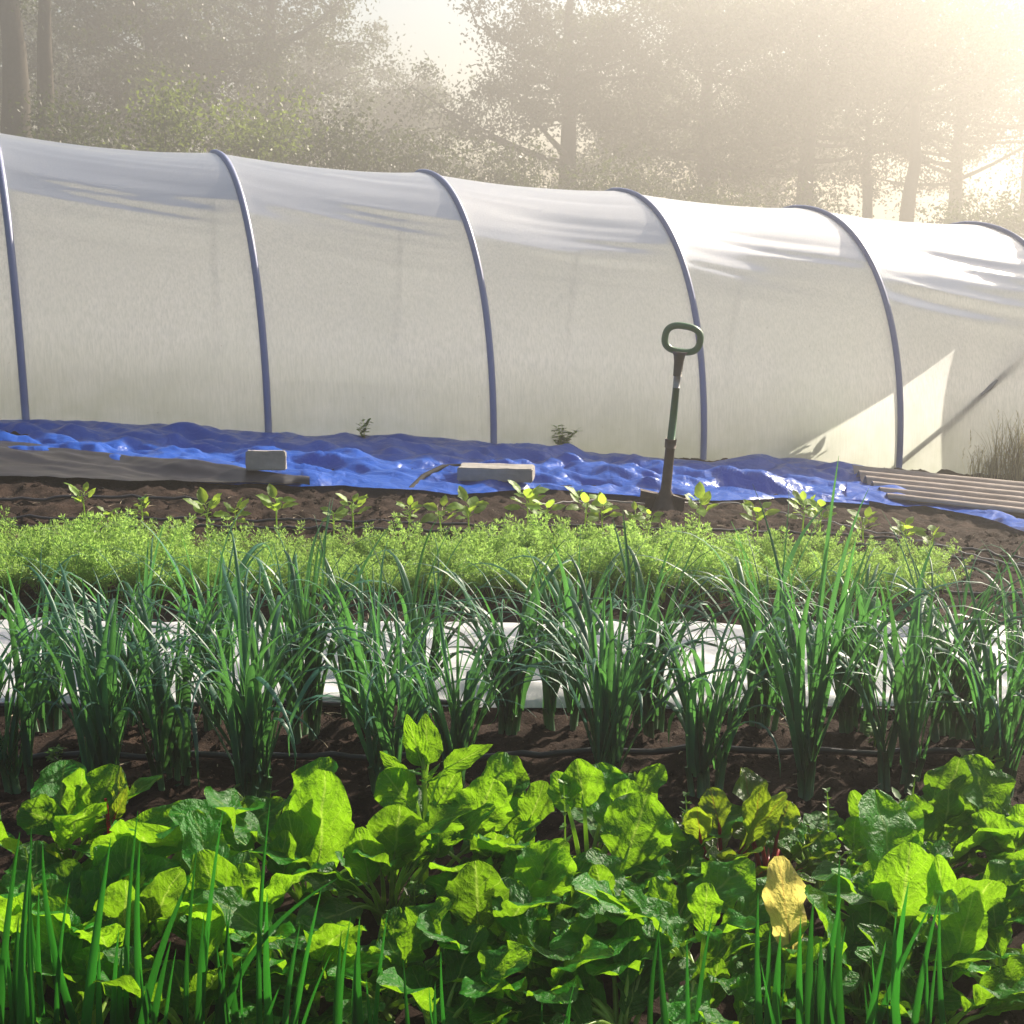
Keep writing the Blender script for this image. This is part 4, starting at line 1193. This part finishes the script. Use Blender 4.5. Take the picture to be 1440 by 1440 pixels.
# ------------------------------------------------------------------ trees beyond the tunnel
def tree_parts(seed, H, crown_r, crown_lo, n_clump, per, leaf, trunk_r, lean=0.0):
    rs = np.random.default_rng(seed)
    tr = MB()
    n = 9
    z = np.linspace(-.3, H * .92, n)
    P = np.stack([lean * z + .25 * np.cumsum(rs.normal(size=n)) * .5, .1 * np.cumsum(rs.normal(size=n)) * .5, z], -1)
    tr.tube(P, trunk_r * (1 - .85 * np.linspace(0, 1, n) ** 1.1), 9)
    cl = []
    for i in range(26):
        f = rs.uniform(.12, .95)
        zz = crown_lo * .8 + (H * .9 - crown_lo * .8) * f
        b0 = np.array([np.interp(zz, z, P[:, 0]), np.interp(zz, z, P[:, 1]), zz])
        a = rs.uniform(0, 6.28); L = crown_r * (1.05 - .65 * f) * rs.uniform(.6, 1.1)
        e = b0 + np.array([math.cos(a) * L, math.sin(a) * L, L * rs.uniform(.0, .6)])
        C = bez(b0, (b0 + e) / 2 + np.array([0, 0, -.1 * L]), e, 7)
        r0 = trunk_r * .35 * (1 - .6 * f)
        tr.tube(C, np.linspace(r0, .03, 7), 6)
        for j in range(3, 7):
            cl.append(C[j] + rs.normal(size=3) * .5)
            if rs.random() < .6:
                tw = C[j] + rs.normal(size=3) * np.array([1.5, 1.5, 1.1])
                tr.tube([C[j], (C[j] + tw) / 2 + np.array([0, 0, .05]), tw], [.045, .03, .012], 4); cl.append(tw)
    for i in range(40):
        zz = rs.uniform(crown_lo, H); cl.append(np.array([np.interp(zz, z, P[:, 0]), np.interp(zz, z, P[:, 1]), zz]) + rs.normal(size=3) * np.array([2., 2., .5]))
    cl = np.array(cl)
    while len(cl) < n_clump:
        cl = np.concatenate([cl, cl[rs.integers(len(cl), size=min(len(cl), n_clump - len(cl)))] + rs.normal(size=(min(len(cl), n_clump - len(cl)), 3)) * np.array([1.2, 1.2, .9])])
    V, F, T = [], [], []
    for c in cl:
        m = int(per * rs.uniform(.5, 1.4)); sz = rs.uniform(.32, .85)
        o = c + rs.normal(size=(m, 3)) * np.array([sz, sz, sz * .6])
        o = o[o[:, 2] > .1]; m = len(o)
        d = rs.normal(size=(m, 3)); d[:, 2] -= .3; d /= np.linalg.norm(d, axis=1)[:, None]
        w = np.cross(d, rs.normal(size=(m, 3))); w /= np.linalg.norm(w, axis=1)[:, None]
        L = leaf * rs.uniform(.6, 1.3, size=(m, 1))
        V.append(np.stack([o, o + d * L * .45 + w * L * .28, o + d * L, o + d * L * .45 - w * L * .28], 1).reshape(-1, 3))
        T.append(np.repeat(np.clip(rs.uniform(.1, .9) + rs.normal(size=m) * .15, 0, 1), 4))
    V = np.concatenate(V); T = np.concatenate(T)
    return tr, V, T


def quad_mesh(name, V, T, mat, parent):
    me = bpy.data.meshes.new(name)
    me.vertices.add(len(V)); me.vertices.foreach_set("co", V.astype(np.float32).ravel())
    me.loops.add(len(V)); me.loops.foreach_set("vertex_index", np.arange(len(V), dtype=np.int32))
    me.polygons.add(len(V) // 4); me.polygons.foreach_set("loop_start", np.arange(0, len(V), 4, dtype=np.int32))
    a = me.attributes.new("tone", 'FLOAT', 'POINT'); a.data.foreach_set("value", T.astype(np.float32))
    me.materials.append(mat); me.update(); me.validate()
    o = bpy.data.objects.new(name, me); col.objects.link(o); o.parent = parent
    return o


def gpos(px, Y):
    d = ray(px, 230); X = d[0] / d[1] * Y
    return (X, Y, float(gz(X, Y)))


def tree(px, Y, H, cr, lo, ncl, per, leaf, tr_r, label, seed, lean=0.0):
    K = 3.1
    Y, H, cr, lo, tr_r, leaf = Y * K, H * 2.45, cr * K, lo * K * .8, tr_r * K, leaf * 1.9
    root = empty("broadleaf_tree", gpos(px, Y), label, "tree", "trees behind the tunnel")
    t, V, T = tree_parts(seed, H, cr, lo, ncl, per, leaf, tr_r, lean)
    t.build("trunk", M['bark'], root)
    quad_mesh("crown", V, T, M['tree'], root)


TREES = [(22, 17.0, 5.9, 2.0, 4.3, 120, 95, .11, .22, "dark leaning tree trunk at the far left edge", .03),
         (74, 17.6, 6.1, 2.2, 4.4, 120, 95, .11, .14, "tree with a straight bare trunk second from the left edge", 0),
         (215, 23.0, 5.9, 2.4, 1.0, 170, 110, .14, .16, "dense dark tree behind the left third of the tunnel", 0),
         (395, 24.5, 6.1, 2.5, 1.2, 190, 110, .14, .18, "broad tree left of the sky gap, its branches reaching into the gap", 0),
         (-90, 23.5, 5.9, 2.5, 1.0, 150, 100, .14, .2, "dense tree mostly beyond the left edge", 0),
         (800, 23.5, 6.1, 2.5, 1.0, 200, 115, .14, .18, "broad hazy tree right of the sky gap", 0),
         (985, 25.0, 6.1, 2.6, 1.0, 200, 115, .14, .2, "dense hazy tree behind the middle right of the tunnel", 0),
         (1140, 23.0, 5.9, 2.2, 1.4, 150, 100, .13, .16, "pale hazy tree left of the double trunks", 0),
         (1276, 22.0, 5.5, 2.2, 3.2, 170, 95, .11, .13, "tall hazy tree with a visible straight trunk at right", 0),
         (1225, 24.0, 5.5, 1.8, 2.6, 110, 90, .13, .10, "slimmer tree just left of the straight hazy trunk", 0),
         (1350, 25.5, 5.8, 2.3, 1.0, 170, 90, .12, .14, "pale tree with thin foliage over the tunnel's right end", 0),
         (1450, 24.0, 6.1, 2.1, 2.6, 110, 80, .13, .15, "faint tree at the right edge almost lost in bright mist", 0),
         (1600, 27.0, 5.9, 2.3, 1.5, 110, 80, .13, .16, "misty tree beyond the right edge", 0),
         (120, 30.0, 6.1, 2.8, .8, 170, 100, .15, .16, "dark distant tree filling between the left trunks", 0),
         (300, 31.0, 6.4, 2.8, .8, 170, 100, .15, .16, "distant dark tree behind the two left trees", 0),
         (430, 32.0, 5.0, 2.6, .8, 160, 100, .15, .16, "distant tree left below the sky gap", 0),
         (890, 32.0, 4.6, 2.6, .8, 180, 100, .15, .16, "distant misty tree behind the two middle right trees", 0),
         (1080, 31.0, 4.4, 2.6, .8, 170, 100, .15, .16, "distant misty tree behind the pale one", 0),
         (600, 34.0, 3.7, 2.2, .8, 130, 90, .16, .16, "low distant tree closing the bottom of the sky gap", 0)]
for i, (px, Y, H, cr, lo, ncl, per, leaf, tr_r, lb, lean) in enumerate(TREES):
    tree(px, Y, H, cr, lo, int(ncl * 1.25), int(per * 1.35), leaf * .8, tr_r, lb, 900 + i, lean)

SHRUBS = [(120, 18.0, 2.6, "dark shrub behind the tunnel's left hoops"), (235, 17.2, 2.5, "yellow green shrub above the second hoop from the left"), (345, 18.0, 2.6, "sunlit shrub right of the yellow green one"),
          (470, 18.5, 2.3, "dark shrub left below the sky gap"), (590, 19.0, 2.3, "shrub right below the sky gap"), (720, 19.5, 2.0, "hazy shrub right of the sky gap"), (860, 19.0, 1.9, "greenish shrub above the fourth hoop"),
          (1000, 19.5, 1.7, "hazy shrub behind the middle right of the tunnel"), (1120, 20.0, 1.6, "pale shrub left of the straight hazy trunk"), (1370, 19.5, 1.5, "pale shrub above the tunnel's right end"), (1470, 20.5, 1.6, "misty shrub past the tunnel's right end")]


def shrub(px, Y, H, label, seed):
    rs = np.random.default_rng(seed)
    Y, H = Y * 2.7, H * 2.1
    root = empty("garden_shrub", gpos(px, Y), label, "shrub", "shrubs behind the tunnel")
    tr = MB(); cl = []
    for i in range(12):
        a = rs.uniform(0, 6.28); L = rs.uniform(.6, 2.3)
        e = np.array([math.cos(a) * L, math.sin(a) * L * .8, H * rs.uniform(.6, 1.0) * (1 - .12 * L)])
        C = bez((0, 0, -.1), (e[0] * .3, e[1] * .3, e[2] * .6), e, 7)
        tr.tube(C, np.linspace(.03, .008, 7), 5)
        for j in range(2, 7): cl.append(C[j] + rs.normal(size=3) * .2)
    V, T = [], []
    for c in cl:
        m = int(rs.uniform(50, 110)); o = c + rs.normal(size=(m, 3)) * np.array([.5, .5, .38]); o = o[o[:, 2] > .05]; m = len(o)
        d = rs.normal(size=(m, 3)); d /= np.linalg.norm(d, axis=1)[:, None]
        w = np.cross(d, rs.normal(size=(m, 3))); w /= np.linalg.norm(w, axis=1)[:, None]
        L = .17 * rs.uniform(.6, 1.3, size=(m, 1))
        V.append(np.stack([o, o + d * L * .45 + w * L * .26, o + d * L, o + d * L * .45 - w * L * .26], 1).reshape(-1, 3))
        T.append(np.repeat(np.clip(rs.uniform(.1, .9) + rs.normal(size=m) * .15, 0, 1), 4))
    tr.build("branches", M['bark'], root)
    quad_mesh("crown", np.concatenate(V), np.concatenate(T), M['shrub' if 'yellow green' in label or 'sunlit' in label else 'tree'], root)  # lit shrubs get a brighter leaf colour: the sunlight is put into it


for i, (px, Y, H, lb) in enumerate(SHRUBS): shrub(px, Y, H, lb, 950 + i)

# ------------------------------------------------------------------ haze
import bmesh
bm = bmesh.new(); bmesh.ops.create_cube(bm, size=1.0)
lo = float(GZ.min()) - 1.0; hi = 16.2
for v in bm.verts: v.co = Vector((v.co.x * 360, v.co.y * 360, lo + (v.co.z + .5) * (hi - lo)))
me = bpy.data.meshes.new("haze"); bm.to_mesh(me); bm.free()
g = NT("haze")
pv = g.n("ShaderNodeVolumePrincipled")
pv.inputs["Color"].default_value = (0.95, 0.91, 0.85, 1)
pv.inputs["Density"].default_value = HAZE_DENSITY
pv.inputs["Anisotropy"].default_value = HAZE_ANISO
g.l(pv.outputs[0], g.out.inputs["Volume"])
me.materials.append(g.mat)
hz = bpy.data.objects.new("haze", me); col.objects.link(hz)
tag(hz, "pale morning mist", None, None, "stuff")
